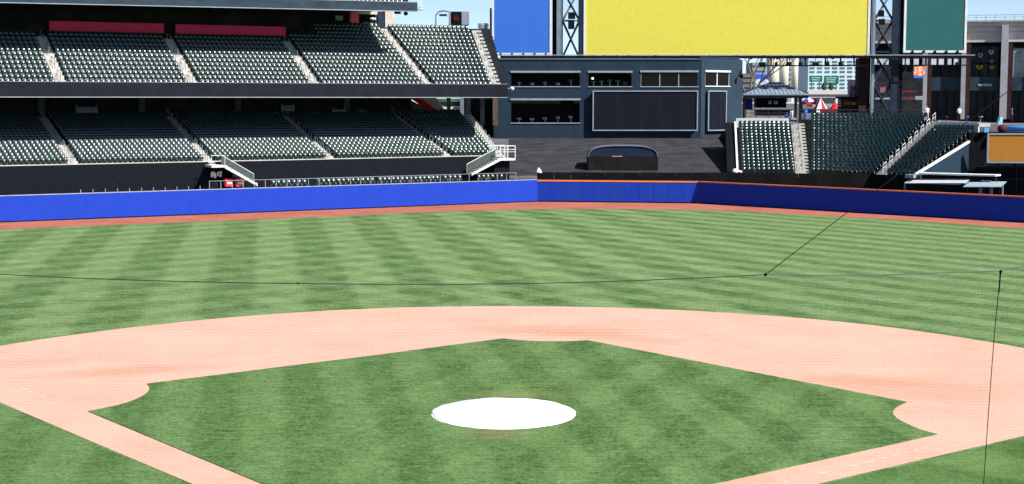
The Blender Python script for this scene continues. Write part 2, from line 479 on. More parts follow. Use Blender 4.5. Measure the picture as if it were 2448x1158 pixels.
def rake(N, dep, z0, rise, under=.5):
    p = []
    for k in range(N): p += [(k * dep, z0 + k * rise), ((k + 1) * dep, z0 + k * rise)]
    p += [(N * dep, z0 + (N - 1) * rise - under), (0, z0 - under)]
    return p[::-1] if False else p

SEATS = []            # (x, y, z, heading, label or None)
ORD = ['first', 'second', 'third', 'fourth', 'fifth', 'sixth', 'seventh', 'eighth', 'ninth', 'tenth', 'eleventh', 'twelfth', 'thirteenth', 'fourteenth', 'fifteenth', 'sixteenth', 'seventeenth', 'eighteenth', 'nineteenth', 'twentieth'] 
def ordn(i):
    if i < 20: return ORD[i]
    t = ['twenty', 'thirty', 'forty'][(i + 1) // 10 - 2]
    r = (i + 1) % 10
    return {'twenty': 'twentieth', 'thirty': 'thirtieth', 'forty': 'fortieth'}[t] if r == 0 else t + '-' + ORD[r - 1]
def fill_rows(path, secs, N, dep, z0, rise, pitch, place, skip=None, inset=.36):
    for si, (a, b_) in enumerate(secs):
        nrow = N[si] if isinstance(N, (list, tuple)) else N
        for k in range(nrow):
            d = k * dep + inset
            # walk the offset line in the section
            ts = []
            tot = 0; fine = [a + (b_ - a) * i / 200 for i in range(201)]
            pts = [path.P(t, d, 0) for t in fine]; acc = [0]
            for p, q in zip(pts, pts[1:]): acc.append(acc[-1] + (q - p).length)
            n_ = max(1, int(acc[-1] / pitch)); j = 0
            for i in range(n_):
                want = acc[-1] * (i + .5) / n_
                while j < 199 and acc[j + 1] < want: j += 1
                t = fine[j] + (want - acc[j]) / max(1e-6, acc[j + 1] - acc[j]) * (fine[j + 1] - fine[j])
                x, y, th = path.at(t, d)
                if skip and skip(si, k, t): continue
                SEATS.append((x, y, z0 + k * rise + path.slope * t, th + random.uniform(-.06, .06), (place, si, k, i, n_)))
def stairs(root, path, s_, N, dep, z0, rise, w=1.15, rails=True, rail_mat='white', rail_every=2, label=None, turn=0, m='step'):
    x, y, th = path.at(s_, 0)
    th += turn
    u = Vector((cos(th), sin(th), 0)); nb = Vector((-sin(th), cos(th), 0)); O = Vector((x, y, 0))
    st = MB()
    for sd in (-1, 1):          # kerbs each side
        e = u * (sd * (w / 2 + .05))
        pts = [O + e + Vector((0, 0, z0 - rise + .06)), O + e + nb * (N * dep) + Vector((0, 0, z0 + N * rise - rise + .06)), O + e + nb * (N * dep) + Vector((0, 0, z0 + N * rise - rise - .3)), O + e + Vector((0, 0, z0 - rise - .3))]
        st.prism(pts, u * (sd * .05))
    so_ = st.build('staircase', m, root, label=label)
    sm = bpy.data.meshes.get('step %s %.2f %.2f' % (m, w, rise))
    if sm is None:
        q = MB(); q.box(-w / 2, w / 2, -.012, dep / 2 - .014, -.3, 0)
        tmp = q.build('step', m); sm = tmp.data; sm.name = 'step %s %.2f %.2f' % (m, w, rise); bpy.data.objects.remove(tmp)
    base = wloc(so_)
    for k in range(N):
        for h in (0, 1):
            o_ = bpy.data.objects.new('step', sm); COL.objects.link(o_); o_.parent = so_
            o_.location = O + nb * (k * dep + h * dep / 2) + Vector((0, 0, z0 + k * rise + h * rise / 2 + .015)) - base
            o_.rotation_euler = (0, 0, th)
    if rails:
        for k in range(1, N, rail_every):
            rb = MB()
            c = O + nb * (k * dep + .1) + Vector((0, 0, z0 + k * rise))
            c2 = c + nb * (dep * .9 * (rail_every - 1 if rail_every > 1 else .8)) + Vector((0, 0, rise * .9))
            t1, t2 = c + Vector((0, 0, .9)), c2 + Vector((0, 0, .9))
            rb.path([c, t1, t2, c2], .035, 5)
            rb.bar((c + t1) / 2, (c2 + t2) / 2, .025, 4)
            rb.build('handrail', rail_mat, root)
    return so_

# ------------------------------------------------------------------ left grandstand
thL = atan2(.48, .877)
uG = Vector((cos(thL), sin(thL), 0)); nG = Vector((-sin(thL), cos(thL), 0))
O2 = Vector((-49.8, 144.0, 0)) - uG * 10
L0 = (at(1040, 200, 167) - O2).length
p2 = Path(O2.x, O2.y, thL, [('line', L0, None), ('arc', radians(20), 20.0)])
gs = thing('grandstand', 'three tier grandstand with rows of green seats behind the bright blue wall', 'grandstand', (O2.x, O2.y, 0))
Z2, R2, DP = 12.72, .462, .85
F2 = 12.6
sC = [p2.s_of(x, 13.2) for x in (-140, 150, 467, 760, 1030, 1190)]
e2 = p2.L
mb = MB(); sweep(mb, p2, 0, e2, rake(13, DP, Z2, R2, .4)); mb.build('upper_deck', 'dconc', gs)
sE = sC[3] + .0
mb = MB(); x0 = sC[4] - 9.5
pr3 = [(13 * DP + k * DP + dd, Z2 + (13 + k) * R2) for k in range(4) for dd in (0, DP)] + [(17 * DP, Z2 + 13 * R2 - .4), (13 * DP, Z2 + 12 * R2 - .4)]
sweep(mb, p2, x0, e2, pr3); mb.build('upper_deck_back_rows', 'dconc', gs)
mb = MB(); sweep(mb, p2, 0, e2 + .0, [(-.35, 11.72), (-.35, 13.22), (-.12, 13.22), (-.12, 12.3), (16, 12.3), (16, 11.72)]); mb.build('fascia', 'navy', gs)
mb = MB(); sweep(mb, p2, 0, e2, [(-.36, 13.225), (-.36, 13.27), (-.1, 13.27), (-.1, 13.225)]); mb.build('fascia_rail', 'frame', gs)
mb = MB(); sweep(mb, p2, 0, e2 - .0, [(-.37, 11.70), (-.37, 11.78), (-.352, 11.78), (-.352, 11.70)]); mb.build('fascia_edge', 'frame', gs)
AW = .62
secs2 = [(sC[i] + (AW if i else 0), sC[i + 1] - AW) for i in range(5)]
secs2[0] = (max(.3, sC[0]), secs2[0][1])
fill_rows(p2, secs2, [12, 12, 12, 16, 16], DP, Z2, R2, .515, 'upper', skip=lambda si, k, t: si == 3 and k > 12 and t < x0 + .4)
for i, s_ in enumerate(sC[1:]):
    stairs(gs, p2, s_, 12 if i < 3 else 16, DP, Z2, R2, 1.15, True, 'steel' if i < 4 else 'frame', 3)
# wall behind the upper deck, red panels on it
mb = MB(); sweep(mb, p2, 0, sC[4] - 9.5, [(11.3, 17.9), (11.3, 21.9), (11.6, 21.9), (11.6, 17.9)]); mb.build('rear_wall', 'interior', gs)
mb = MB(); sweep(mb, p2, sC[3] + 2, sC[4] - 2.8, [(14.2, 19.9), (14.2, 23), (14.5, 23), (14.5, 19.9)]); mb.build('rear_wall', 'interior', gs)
for (xa, xb, xm_, yb_, lab) in ((118, 392, 255, 77, 'left crimson banner'), (420, 683, 551, 84, 'right crimson banner')):
    sa, sb = p2.s_of(xa, 19, 10.6), p2.s_of(xb, 19, 10.6)
    mb = MB(); z_a = at(xm_, yb_, p2.at((sa + sb) / 2, 10.6)[1]).z
    sweep(mb, p2, sa, sb, [(10.6, z_a), (10.6, z_a + 1.04), (10.72, z_a + 1.04), (10.72, z_a)])
    mb.build('banner', mat('crimson banner cloth', (.60, .045, .11), .7, .1, 2), gs, label=lab + ' along the back of the upper deck')
# top deck: its fascia, soffit and first rows
O3 = Vector((-50.6, 146.3, 0)); E3 = at(998, 27, 168.0); zE = E3.z; E3.z = 0
th3 = atan2(E3.y - O3.y, E3.x - O3.x); u3 = Vector((cos(th3), sin(th3), 0))
O3 = O3 - u3 * 12; L3 = (E3 - O3).length
p3 = Path(O3.x, O3.y, th3, [('line', L3, None)])
zA = at(3, 5, 146.4).z; p3.slope = (zE - zA) / (L3 - 12); zb3 = zA - 12 * p3.slope
mb = MB(); sweep(mb, p3, 0, L3, [(0, zb3), (0, zb3 + .95), (.3, zb3 + .95), (.3, zb3 + .45), (13, zb3 + 3.2), (13, zb3 + 2.2)]); mb.build('top_fascia', 'roof3', gs)
mb = MB(); sweep(mb, p3, 0, L3, [(-.02, zb3 - .09), (-.02, zb3 - .005), (.25, zb3 - .005), (.25, zb3 - .09)]); mb.build('top_fascia_edge', 'frame', gs)
mb = MB(); sweep(mb, p3, 0, L3, [(-.03, zb3 + .955), (-.03, zb3 + 1.02), (.2, zb3 + 1.02), (.2, zb3 + .955)]); mb.build('top_fascia_rail', 'frame', gs)
mb = MB(); sweep(mb, p3, 0, L3 - .2, [(q[0] + .35, q[1]) for q in rake(4, .85, zb3 + .5, .5, .4)]); mb.build('top_deck', 'dconc', gs)
secs3 = [(2, p3.s_of(560, zb3 + 1)), (p3.s_of(575, zb3 + 1), p3.s_of(972, zb3 + 1))]
P3rows = (p3, secs3, 3, .85, zb3 + .5, .5, .515, 'top')
fill_rows(*P3rows, inset=.8)
# lower deck
O1 = Vector((A_.x, A_.y, 0)) - uL * 14 + nL * 3.5
thw = atan2(uL.y, uL.x)
L1 = (at(1085, 380, 165.5) - O1).length
p1 = Path(O1.x, O1.y, thw, [('line', L1, None), ('arc', radians(14), 24.0)])
Z1, R1 = 5.02, .262
e1 = p1.L
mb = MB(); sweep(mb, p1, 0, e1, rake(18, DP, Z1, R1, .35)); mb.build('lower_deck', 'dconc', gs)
a1 = [p1.s_of(x, 5.3) for x in (-130, 180, 503, 796, 1076)] + [e1 - .35]
secs1 = [(a1[i] + .62, a1[i + 1] - .62) for i in range(5)]; secs1[0] = (.3, secs1[0][1])
fill_rows(p1, secs1, 18, DP, Z1, R1, .515, 'lower')
for i, s_ in enumerate(a1[1:]):
    stairs(gs, p1, s_, 18, DP, Z1, R1, 1.1, True, 'steel', 2)
s_gap0, s_gap1 = p1.s_of(497, 4), p1.s_of(603, 4)
mb = MB(); sweep(mb, p1, 0, s_gap0, [(-.25, 2.3), (-.25, 5.14), (-.02, 5.14), (-.02, 2.3)]); mb.build('front_panel', 'panel', gs, label='long dark panel left of the opening below the lower deck')
mb = MB(); sweep(mb, p1, s_gap1 - 2.2, e1 - 2.2, [(-.25, 1.0), (-.25, 5.14), (-.02, 5.14), (-.02, 1.0)]); mb.build('front_panel', 'panel', gs, label='dark panel between the two small side stairs')
mb = MB(); sweep(mb, p1, 0, e1, [(-.28, 5.15), (-.28, 5.24), (-.0, 5.24), (-.0, 5.15)]); mb.build('deck_edge', 'conc', gs)
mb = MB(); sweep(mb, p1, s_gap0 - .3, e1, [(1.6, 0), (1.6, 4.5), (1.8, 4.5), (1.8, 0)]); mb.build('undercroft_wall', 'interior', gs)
rb = MB(); sweep(rb, p1, 0, e1, [(.02, 5.85), (.02, 5.90), (.06, 5.90), (.06, 5.85)])
t = .5
while t < e1: q = p1.P(t, .04, 5.2); rb.bar(q, q + Vector((0, 0, .68)), .025, 4); t += 1.5
rb.build('front_rail', mat('dark green rail', (.02, .05, .045), .4, .2), gs)
# wall behind lower deck, ends where the building opens
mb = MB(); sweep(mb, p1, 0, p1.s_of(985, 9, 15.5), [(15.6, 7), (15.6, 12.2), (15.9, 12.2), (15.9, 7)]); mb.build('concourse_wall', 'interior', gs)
for x in (90, 330, 560, 820):
    mb = MB(); t = p1.s_of(x, 10, 15.3); sweep(mb, p1, t, t + .7, [(14.9, 8.5), (14.9, 12.0), (15.5, 12.0), (15.5, 8.5)]); mb.build('pillar', mat('dim concrete pillar', (.06, .06, .06), .9, .3), gs)
for (x0_, x1_, y0_, y1_) in ((181, 233, 256, 274), (672, 704, 252, 266), (795, 826, 262, 272), (860, 872, 266, 274)):
    s0_, s1_ = p1.s_of(x0_, 11, 14.5), p1.s_of(x1_, 11, 14.5)
    c_ = p1.P(s0_, 14.5, 0); zz1, zz0 = at((x0_ + x1_) / 2, y0_, c_.y).z, at((x0_ + x1_) / 2, y1_, c_.y).z
    mb = MB(); sweep(mb, p1, s0_, s1_, [(14.5, zz0), (14.5, zz1), (14.7, zz1), (14.7, zz0)]); mb.build('monitor', mat('hanging monitor', (.10, .12, .16), .2, .4, 3), gs)
    mb = MB()
    for tt in (s0_ + .1, s1_ - .1): q = p1.P(tt, 14.6, zz1); mb.bar(q, q + Vector((0, 0, .25)), .03, 4)
    mb.build('monitor_bracket', 'frame', gs)
# field-side row: seats, rail, posts on the wall
pw = Path(A_.x + nL.x * .9, A_.y + nL.y * .9, thw, [('line', LW, None)])
mb = MB(); sweep(mb, pw, p1.s_of(603, 3) * 0 + pw.s_of(500, 3), LW - 2.6, [(-.5, 0), (-.5, 2.30), (2.3, 2.30), (2.3, 0)]); mb.build('wall_walkway', 'conc', gs)
fsec = [(pw.s_of(655, 3), pw.s_of(742, 3)), (pw.s_of(764, 3), pw.s_of(905, 3)), (pw.s_of(912, 3), pw.s_of(1060, 3)), (pw.s_of(1068, 3), pw.s_of(1115, 3)), (pw.s_of(1150, 3), pw.s_of(1214, 3))]
fill_rows(pw, fsec, 1, .8, 2.36, .2, .52, 'wall', inset=.95)
fr = MB(); t0, t1 = pw.s_of(498, 3), LW - 2.4
fr.path([pw.P(t0, -.35, 3.32), pw.P(t1, -.35, 3.32)], .028, 4); 
fr.build('wall_rail', 'frame', gs)
pm = None; t = t0
while t < t1:
    if pm is None:
        q = MB(); q.bar((0, 0, 0), (0, 0, .84), .038, 5); pm_ = q.build('rail_post', 'frame'); pm = pm_.data; bpy.data.objects.remove(pm_)
    o_ = bpy.data.objects.new('rail_post', pm); COL.objects.link(o_); o_.parent = gs; o_.location = pw.P(t, -.35, 2.5) - wloc(gs); t += 1.18
# small posts on top of the left panel coping
t = pw.s_of(190, 3)
while t < pw.s_of(490, 3):
    o_ = bpy.data.objects.new('rail_post', pm); COL.objects.link(o_); o_.parent = gs; o_.scale = (1, 1, .45); o_.location = pw.P(t, -.45, 2.5) - wloc(gs); t += 1.18

def side_stair(px_top, px_land, px_bot, ytop, yb, lab, plane_d=1.0, width=1.1):
    """a short flight running along the front of the lower deck"""
    P_ = Plane(A_.x + nL.x * plane_d, A_.y + nL.y * plane_d, thw)
    r = thing('side_stair', lab, 'staircase', P_.pt(px_bot, yb))
    a0, z0_ = P_.hit(px_top, ytop); a1_, z1_ = P_.hit(px_bot, yb); al, zl = P_.hit(px_land, ytop)
    n_ = 11
    for i in range(n_):
        f0, f1 = i / n_, (i + 1) / n_
        mb = MB(); aa, ab = a0 + (a1_ - a0) * f0, a0 + (a1_ - a0) * f1; zz = z0_ + (z1_ - z0_) * f0
        P_.bx(mb, min(aa, ab), max(aa, ab) + .01, zz - .22, zz - .03, .08, width); mb.build('step', 'step', r)
    mb = MB(); up = Vector((0, 0, 1))
    mb.prism([P_.P(a0, z0_ + .02), P_.P(a1_, z1_ + .02), P_.P(a1_, z1_ - .2), P_.P(a0, z0_ - .28)], P_.n * .06)
    mb.build('stringer', 'white', r)
    mb = MB(); P_.bx(mb, min(al, a0), max(al, a0), zl - .22, zl, 0, 2.6); mb.build('landing', 'white', r)
    mb = MB(); mb.prism([P_.P(a0, z0_ + .95, width + .04), P_.P(a1_, z1_ + .95, width + .04), P_.P(a1_, z1_ + .1, width + .04), P_.P(a0, z0_ + .1, width + .04)], P_.n * .04)
    mb.build('mesh_panel', mat('green grey mesh panel', (.055, .075, .07), .6, .3, 4), r)
    mb = MB()
    for d in (0.03, width + .08):
        if d < .1: mb.path([P_.P(al, zl, d), P_.P(al, zl + 1.0, d), P_.P(a0, z0_ + 1.0, d), P_.P(a0, z0_ + .0, d)], .035, 5)
        else: mb.path([P_.P(a0, z0_ + 1.02, d), P_.P(a1_, z1_ + 1.02, d), P_.P(a1_, z1_, d)], .04, 5)
    mb.build('handrail', 'white', r)
    return r, P_
side_stair(538, 506, 616, 396, 441, 'white side stair descending right beside the dark opening with red crates')
r_, P_ = side_stair(1196, 1232, 1128, 379, 416, 'white side stair with a railed landing at the right end of the lower deck')
mb = MB()
a0, z0_ = P_.hit(1196, 379); a1_, _ = P_.hit(1232, 379)
for a in (a0, (a0 + a1_) / 2, a1_):
    for d in (.05, 2.5): mb.bar(P_.P(a, z0_, d), P_.P(a, z0_ + 1.35, d), .06, 5)
for d in (.05, 2.5): mb.bar(P_.P(a0, z0_ + 1.35, d), P_.P(a1_, z0_ + 1.35, d), .05, 5); mb.bar(P_.P(a0, z0_ + .7, d), P_.P(a1_, z0_ + .7, d), .03, 5)
mb.bar(P_.P(a1_, z0_ + 1.35, .05), P_.P(a1_, z0_ + 1.35, 2.5), .05, 5)
mb.build('landing_rail', 'white', r_)
mb = MB(); P_.bx(mb, a0 - .3, a1_ - .3, .0, z0_ - .3, .8, 2.4); mb.build('landing_base', 'black', r_)
# opening: black sign board with pale marks, red crates
Po = Plane(A_.x + nL.x * 2.6, A_.y + nL.y * 2.6, thw)
sg = thing('notice_board', 'small black board with smudged pale lettering in the opening under the side stair', 'sign', Po.pt(518, 426))
mb = MB(); Po.box(mb, 502, 534, 404, 426, 0, .08); mb.build('board', 'black', sg)
for (a, b_, c, d) in ((504, 508, 412, 424), (508, 513, 411, 421), (511, 517, 414, 426), (519, 522, 412, 421), (522, 527, 411, 415), (524, 530, 417, 423), (527, 530, 411, 420)):
    mb = MB(); Po.box(mb, a, b_, c, d, -.02, -.001); mb.build('mark', 'white', sg)
for i, (a, b_, lab) in enumerate(((533, 550, 'red plastic crate under the side stair, nearer the black board'), (559, 577, 'red plastic crate with pale front under the side stair, nearer the stringer'))):
    cr = thing('crate', lab, 'crate', Po.pt((a + b_) / 2, 445), 'red crates in the opening')
    s0_, s1_, z0_, z1_ = Po.ext(a, b_, 427, 445)
    mc_ = mat('faded red plastic %d' % i, ((.62, .05, .07), (.62, .12, .13))[i], .5, .25, 4)
    mb = MB(); Po.bx(mb, s0_, s1_, z0_, z0_ + .08, -.9, -.3); mb.build('floor', mc_, cr)
    mb = MB()
    for (p_, q_, d0, d1) in ((s0_, s0_ + .05, -.9, -.3), (s1_ - .05, s1_, -.9, -.3), (s0_ + .05, s1_ - .05, -.9, -.85), (s0_ + .05, s1_ - .05, -.35, -.3)): Po.bx(mb, p_, q_, z0_ + .08, z1_, d0, d1)
    mb.build('sides', mc_, cr)
    mb = MB(); Po.bx(mb, s0_ + .15, s1_ - .15, z0_ + .25, z0_ + .45, -.92, -.905); mb.build('label_plate', 'white', cr)

# things under the top deck's right end
Pq = Plane(*(p2.at(sC[3] + 7, 14.0)[:2]), thL)
def qbox(name, m, x0_, x1_, y0_, y1_, label=None, dp=.4, parent=gs, d0=0):
    mb = MB(); Pq.box(mb, x0_, x1_, y0_, y1_, d0, d0 + dp); return mb.build(name, m, parent, label=label)
qbox('pillar', 'step', 921, 946, 27, 76, 'broad pale concrete pillar beside the top of the fourth stair', 1.0)
qbox('beam', 'step', 838, 902, 27, 34, 'pale beam under the right end of the top deck', .6)
qbox('beam', 'dsteel', 903, 918, 28, 74, 'dark post beside the broad pale pillar', .5)
qbox('rear_wall', 'interior', 700, 905, 20, 90, None, .3, d0=.8)
rs = tag(qbox('cylinder_sign', mat('salmon red sign', (.80, .14, .15), .6, .1), 835, 854, 30, 56, None, .7, None, -.5), 'rounded salmon red sign hanging under the pale beam', 'sign')
rs = tag(qbox('shop_sign', mat('maroon sign', (.30, .02, .05), .6, .5, 2), 775, 802, 32, 48, None, .2, None, .3), 'dim maroon and purple sign at the back of the upper deck', 'sign')
qbox('shop_front', 'frame', 803, 820, 38, 49, 'grey shop front beside the maroon sign', .2)
lp = thing('lamp', 'small white dish lamp on a thin stalk beside the dark post', 'lamp', Pq.pt(891, 72))
mb = MB(); mb.lathe(Pq.pt(891, 50), [(.05, 0), (.42, .15), (.38, .30), (.1, .38)], 10); mb.build('shade', 'white', lp, True)
mb = MB(); mb.bar(Pq.pt(891, 74), Pq.pt(891, 48), .05, 5); mb.build('stalk', 'frame', lp)
# cctv ball and bits on fascia ends
mb = MB(); c = at(1224, 213, 171.0); mb.bar(c + Vector((-.6, 0, .05)), c + Vector((.05, 0, .05)), .05); mb.lathe(c + Vector((0, 0, -.18)), [(.05, 0), (.24, .08), (.26, .28), (.16, .42)], 10)
tag(mb.build('security_camera', 'white', None, True), 'small white round camera on the end of the upper deck fascia', 'camera')
mb = MB(); c = at(1002, 14, 168.5); mb.box(c.x - .15, c.x + .25, c.y, c.y + .5, c.z - .15, c.z + .5); mb.bar(c + Vector((-.2, .2, -.4)), c + Vector((.4, .2, -.4)), .12); tag(mb.build('floodlight', 'white'), 'white floodlight box on the end of the top deck', 'floodlight')
mb = MB(); c = at(970, 33, 168.5); mb.lathe(c + Vector((0, 0, -.2)), [(.12, 0), (.26, .15), (.2, .4)], 10); mb.bar(c, c + Vector((0, 0, .8)), .05); tag(mb.build('loudspeaker', 'black', None, True), 'round black loudspeaker under the end of the top deck', 'loudspeaker')
mb = MB(); c = at(950, 30, 168.5); mb.box(c.x - .35, c.x + .35, c.y, c.y + .6, c.z - .15, c.z + .3); tag(mb.build('loudspeaker', 'black'), 'flat black loudspeaker box under the end of the top deck', 'loudspeaker')

# ramp and street behind the right end of the lower deck
rp = thing('ramp', 'red edged concrete ramp rising left behind the lower deck', 'ramp', at(1040, 275, 185))
def prism_px(pts, Y, dep_, m, name, parent=None, label=None, smooth=False):
    mb = MB(); mb.prism([at(x, y, Y) for x, y in pts], (0, dep_, 0)); return mb.build(name, m, parent, label=label)
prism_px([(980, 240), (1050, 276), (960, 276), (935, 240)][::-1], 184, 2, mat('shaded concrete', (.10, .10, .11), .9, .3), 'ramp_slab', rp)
prism_px([(975, 232), (1000, 232), (1062, 276), (1042, 276)][::-1], 183.9, 2.1, mat('red rail paint', (.50, .012, .02), .5, .2), 'red_edge', rp)
prism_px([(1000, 232), (1040, 232), (1062, 262), (1050, 268)][::-1], 184.5, 2, 'step', 'pale_wall', rp)
st_ = thing('kiosk', 'small pale kiosk with green front seen under the upper deck fascia', 'kiosk', at(1070, 265, 196))
for nm, m_2, x0_, x1_, y0_, y1_, d_ in (('counter', 'white', 1046, 1100, 256, 261, 0), ('green_front', mat('leafy green front', (.05, .13, .07), .7, .8, 3), 1034, 1100, 236, 255, .6), ('kick_panel', 'slate', 1046, 1100, 262, 274, .1), ('roof_edge', 'frame', 1030, 1116, 231, 235, -.2)):
    mb = MB(); Plane(0, 196).box(mb, x0_, x1_, y0_, y1_, d_, d_ + .4); mb.build(nm, m_2, st_)
for (x0_, x1_, m_2, lab) in ((1068, 1077, 'black', 'black, in front of the green kiosk,'), (1100, 1109, 'steel', 'grey, right of the green kiosk,'), (1109, 1116, 'black', 'thin black, touching the grey one,'), (1148, 1158, 'interior', 'narrow brown'), (1178, 1190, mat('brown brick pier', (.10, .07, .06), .9, .3), 'broad brown')):
    mb = MB(); Plane(0, 188).box(mb, x0_, x1_, 226, 300, 0, .6)
    tag(mb.build('column', m_2), lab + ' column behind the right end of the lower deck', 'column', 'columns behind the lower deck')
mb = MB(); Plane(0, 192).box(mb, 1112, 1190, 226, 330, 0, .4); tag(mb.build('shed_wall', 'interior'), 'dark wall between the lower deck and the slate blue building', 'wall')
# roof top gear behind the upper deck's right end
Pg = Plane(0, 205)
h1 = thing('shelter', 'white arched frame shelter on the skyline behind the upper deck', 'shelter', Pg.pt(1057, 60))
mb = MB()
pts = [Pg.pt(1041, 60), Pg.pt(1041, 38), Pg.pt(1047, 28), Pg.pt(1060, 25), Pg.pt(1074, 28), Pg.pt(1074, 60)]
for d in (0, 1.5): mb.path([p + Vector((0, d, 0)) for p in pts], .07, 5)
for p in pts[1:5:3]: mb.bar(p, p + Vector((0, 1.5, 0)), .07, 5)
mb.build('frame', 'frame', h1)
mb = MB(); Pg.box(mb, 1050, 1068, 34, 38, 0, 1.2); mb.build('shelf', 'dsteel', h1)
h2 = thing('equipment_box', 'black and silver box with a red dial on the skyline behind the upper deck', 'machine', Pg.pt(1098, 60))
mb = MB(); Pg.box(mb, 1077, 1103, 28, 60, 0, 1.5); mb.build('black_case', 'black', h2)
mb = MB(); Pg.box(mb, 1104, 1121, 28, 60, 0, 1.5); mb.build('silver_case', 'frame', h2)
mb = MB(); c = Pg.pt(1091, 44, -.03); mb.bar(c, c + Vector((0, -.06, 0)), .42, 14); mb.build('dial', mat('dim red dial', (.07, .01, .015), .5), h2)
mb = MB(); c = Pg.pt(1155, 80); mb.lathe((c.x, c.y + 1, c.z), [(.75, 0), (.75, 1.2), (.68, 1.4)], 16)
tag(mb.build('silver_tank', mat('silver tank', (.55, .60, .64), .35, .1, metal=.6), None, False), 'short silver tank beside the top of the upper deck end stair', 'tank')
mb = MB(); mb.bar(at(1173.5, 110, 188), at(1173.5, 20, 188), .16, 6); tag(mb.build('mast', 'dsteel'), 'thin dark mast left of the blue display board', 'mast')

# ------------------------------------------------------------------ right stand
thR = radians(-7)
q0 = at(1766, 412, 168.8)
Lr1 = (at(1912, 412, 168.0) - q0).length
pR = Path(q0.x, q0.y, thR, [('line', Lr1, None), ('arc', radians(29), 15.8), ('arc', radians(12), 25)])
ZR, RR = 3.05, .335
rsd = thing('seating_stand', 'curved green seating stand behind the dark fence right of the slate building', 'stand', (q0.x, q0.y, 0))
sA = pR.s_of(1919, 3.3); sB = pR.s_of(2102, 3.3)
NR = 19
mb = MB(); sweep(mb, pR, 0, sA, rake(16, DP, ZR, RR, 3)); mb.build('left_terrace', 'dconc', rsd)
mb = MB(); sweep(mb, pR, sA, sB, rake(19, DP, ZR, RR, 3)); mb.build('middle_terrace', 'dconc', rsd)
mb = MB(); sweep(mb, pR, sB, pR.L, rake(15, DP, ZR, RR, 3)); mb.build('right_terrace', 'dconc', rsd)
fill_rows(pR, [(.25, sA - .88), (sA + .84, sB - .7), (sB + .7, pR.L - .15)], [16, 19, 15], DP, ZR, RR, .52, 'right')
stairs(rsd, pR, sA, 17, DP, ZR, RR, 1.6, True, 'steel', 3)
stairs(rsd, pR, sB, 18, DP, ZR, RR, 1.25, True, 'white', 2, turn=.0)
mb = MB(); sweep(mb, pR, 0, sA - .8, [(16 * DP + .1, ZR + 15 * RR), (16 * DP + .1, ZR + 15 * RR + 1.15), (16 * DP + .3, ZR + 15 * RR + 1.15), (16 * DP + .3, ZR + 15 * RR)]); mb.build('back_wall', 'white', rsd, label='white wall behind the left block')
mb = MB(); sweep(mb, pR, sB + .8, pR.L, [(15 * DP + .1, ZR + 14 * RR), (15 * DP + .1, ZR + 14 * RR + 1.15), (15 * DP + .3, ZR + 14 * RR + 1.15), (15 * DP + .3, ZR + 14 * RR)]); mb.build('back_wall', 'white', rsd, label='white wall behind the right block')
# end walls
for (t_, N_, mm, sgn, lab) in ((0, 16, 'conc', -1, None), (pR.L, 15, 'slate', 1, 'slate blue triangular side wall with a white sloping cap')):
    x, y, th = pR.at(t_, 0); u = Vector((cos(th), sin(th), 0)) * sgn; nb = Vector((-sin(th), cos(th), 0)); O = Vector((x, y, 0)) + u * .02
    mb = MB(); mb.prism([O + Vector((0, 0, 0)), O + Vector((0, 0, ZR + .15)), O + nb * (N_ * DP * .93) + Vector((0, 0, ZR + (N_ * RR if sgn < 0 else 3.75) + .15)), O + nb * (N_ * DP * (.86))], u * .15); mb.build('side_wall', mm if sgn > 0 else 'black', rsd, label=lab)  # left end wall blackened: its shade is put into the colour
    mb = MB(); mb.prism([O + Vector((0, 0, ZR + .16)), O + nb * (N_ * DP * .94) + Vector((0, 0, ZR + (N_ * RR if sgn < 0 else 3.8) + .16)), O + nb * (N_ * DP * .94) + Vector((0, 0, ZR + (N_ * RR if sgn < 0 else 3.8) + .42)), O + Vector((0, 0, ZR + .42))], u * .22); mb.build('side_wall_cap', 'white', rsd)
    if sgn < 0: mb = MB(); mb.prism([O + u * .4, O + u * .4 + Vector((0, 0, ZR + .3)), O + u * .4 + nb * (N_ * DP) + Vector((0, 0, ZR + N_ * RR + .3)), O + u * .4 + nb * (N_ * DP)], u * .9); mb.build('end_shade_strip', 'black', rsd)  # black strip standing in for the shade at the stand's left end
# black fence between the blue wall and the stand / hitting backdrop
fe = thing('fence', 'low black fence behind the orange topped wall', 'fence', at(1285, 430, 169))
fpts = [at(1284, 420, 168.9), at(1405, 420, 168.6), at(1740, 420, 167.2), at(2080, 420, 165.0), at(2160, 420, 161.3)]
for i, (p, q) in enumerate(zip(fpts, fpts[1:])):
    L_ = (q - p).length; n_ = max(1, int(L_ / 1.9)); u = (q - p) / L_; u.z = 0
    for k in range(n_):
        a = p + u * (L_ * k / n_ + .02); mb = MB()
        mb.obox((a.x, a.y, 0), u * (L_ / n_ - .04), Vector((0, .12, 0)), Vector((0, 0, 3.26 + random.uniform(-.02, .02))))
        mb.build('fence_panel', mat('black fence %d' % (k % 2), ((.006, .0055, .0055), (.008, .0075, .0075))[k % 2], .8, .3), fe)
mb = MB(); c = at(1288, 412, 168.5); mb.lathe((c.x, c.y, 3.2), [(.42, 0), (.30, .22), (.08, .55), (.03, .6)], 10)
tag(mb.build('cap_light', 'white', None, True), 'small white cone at the left end of the black fence', 'light')
mb = MB(); c = at(1757, 406, 168.0); mb.lathe((c.x, c.y, 3.2), [(.35, 0), (.38, .25), (.15, .5)], 10); mb.bar((c.x, c.y, 3.5), (c.x + .8, c.y + .1, 3.3), .16)
tag(mb.build('rail_end', 'white', None, True), 'white rounded rail end at the front left of the right stand', 'rail')

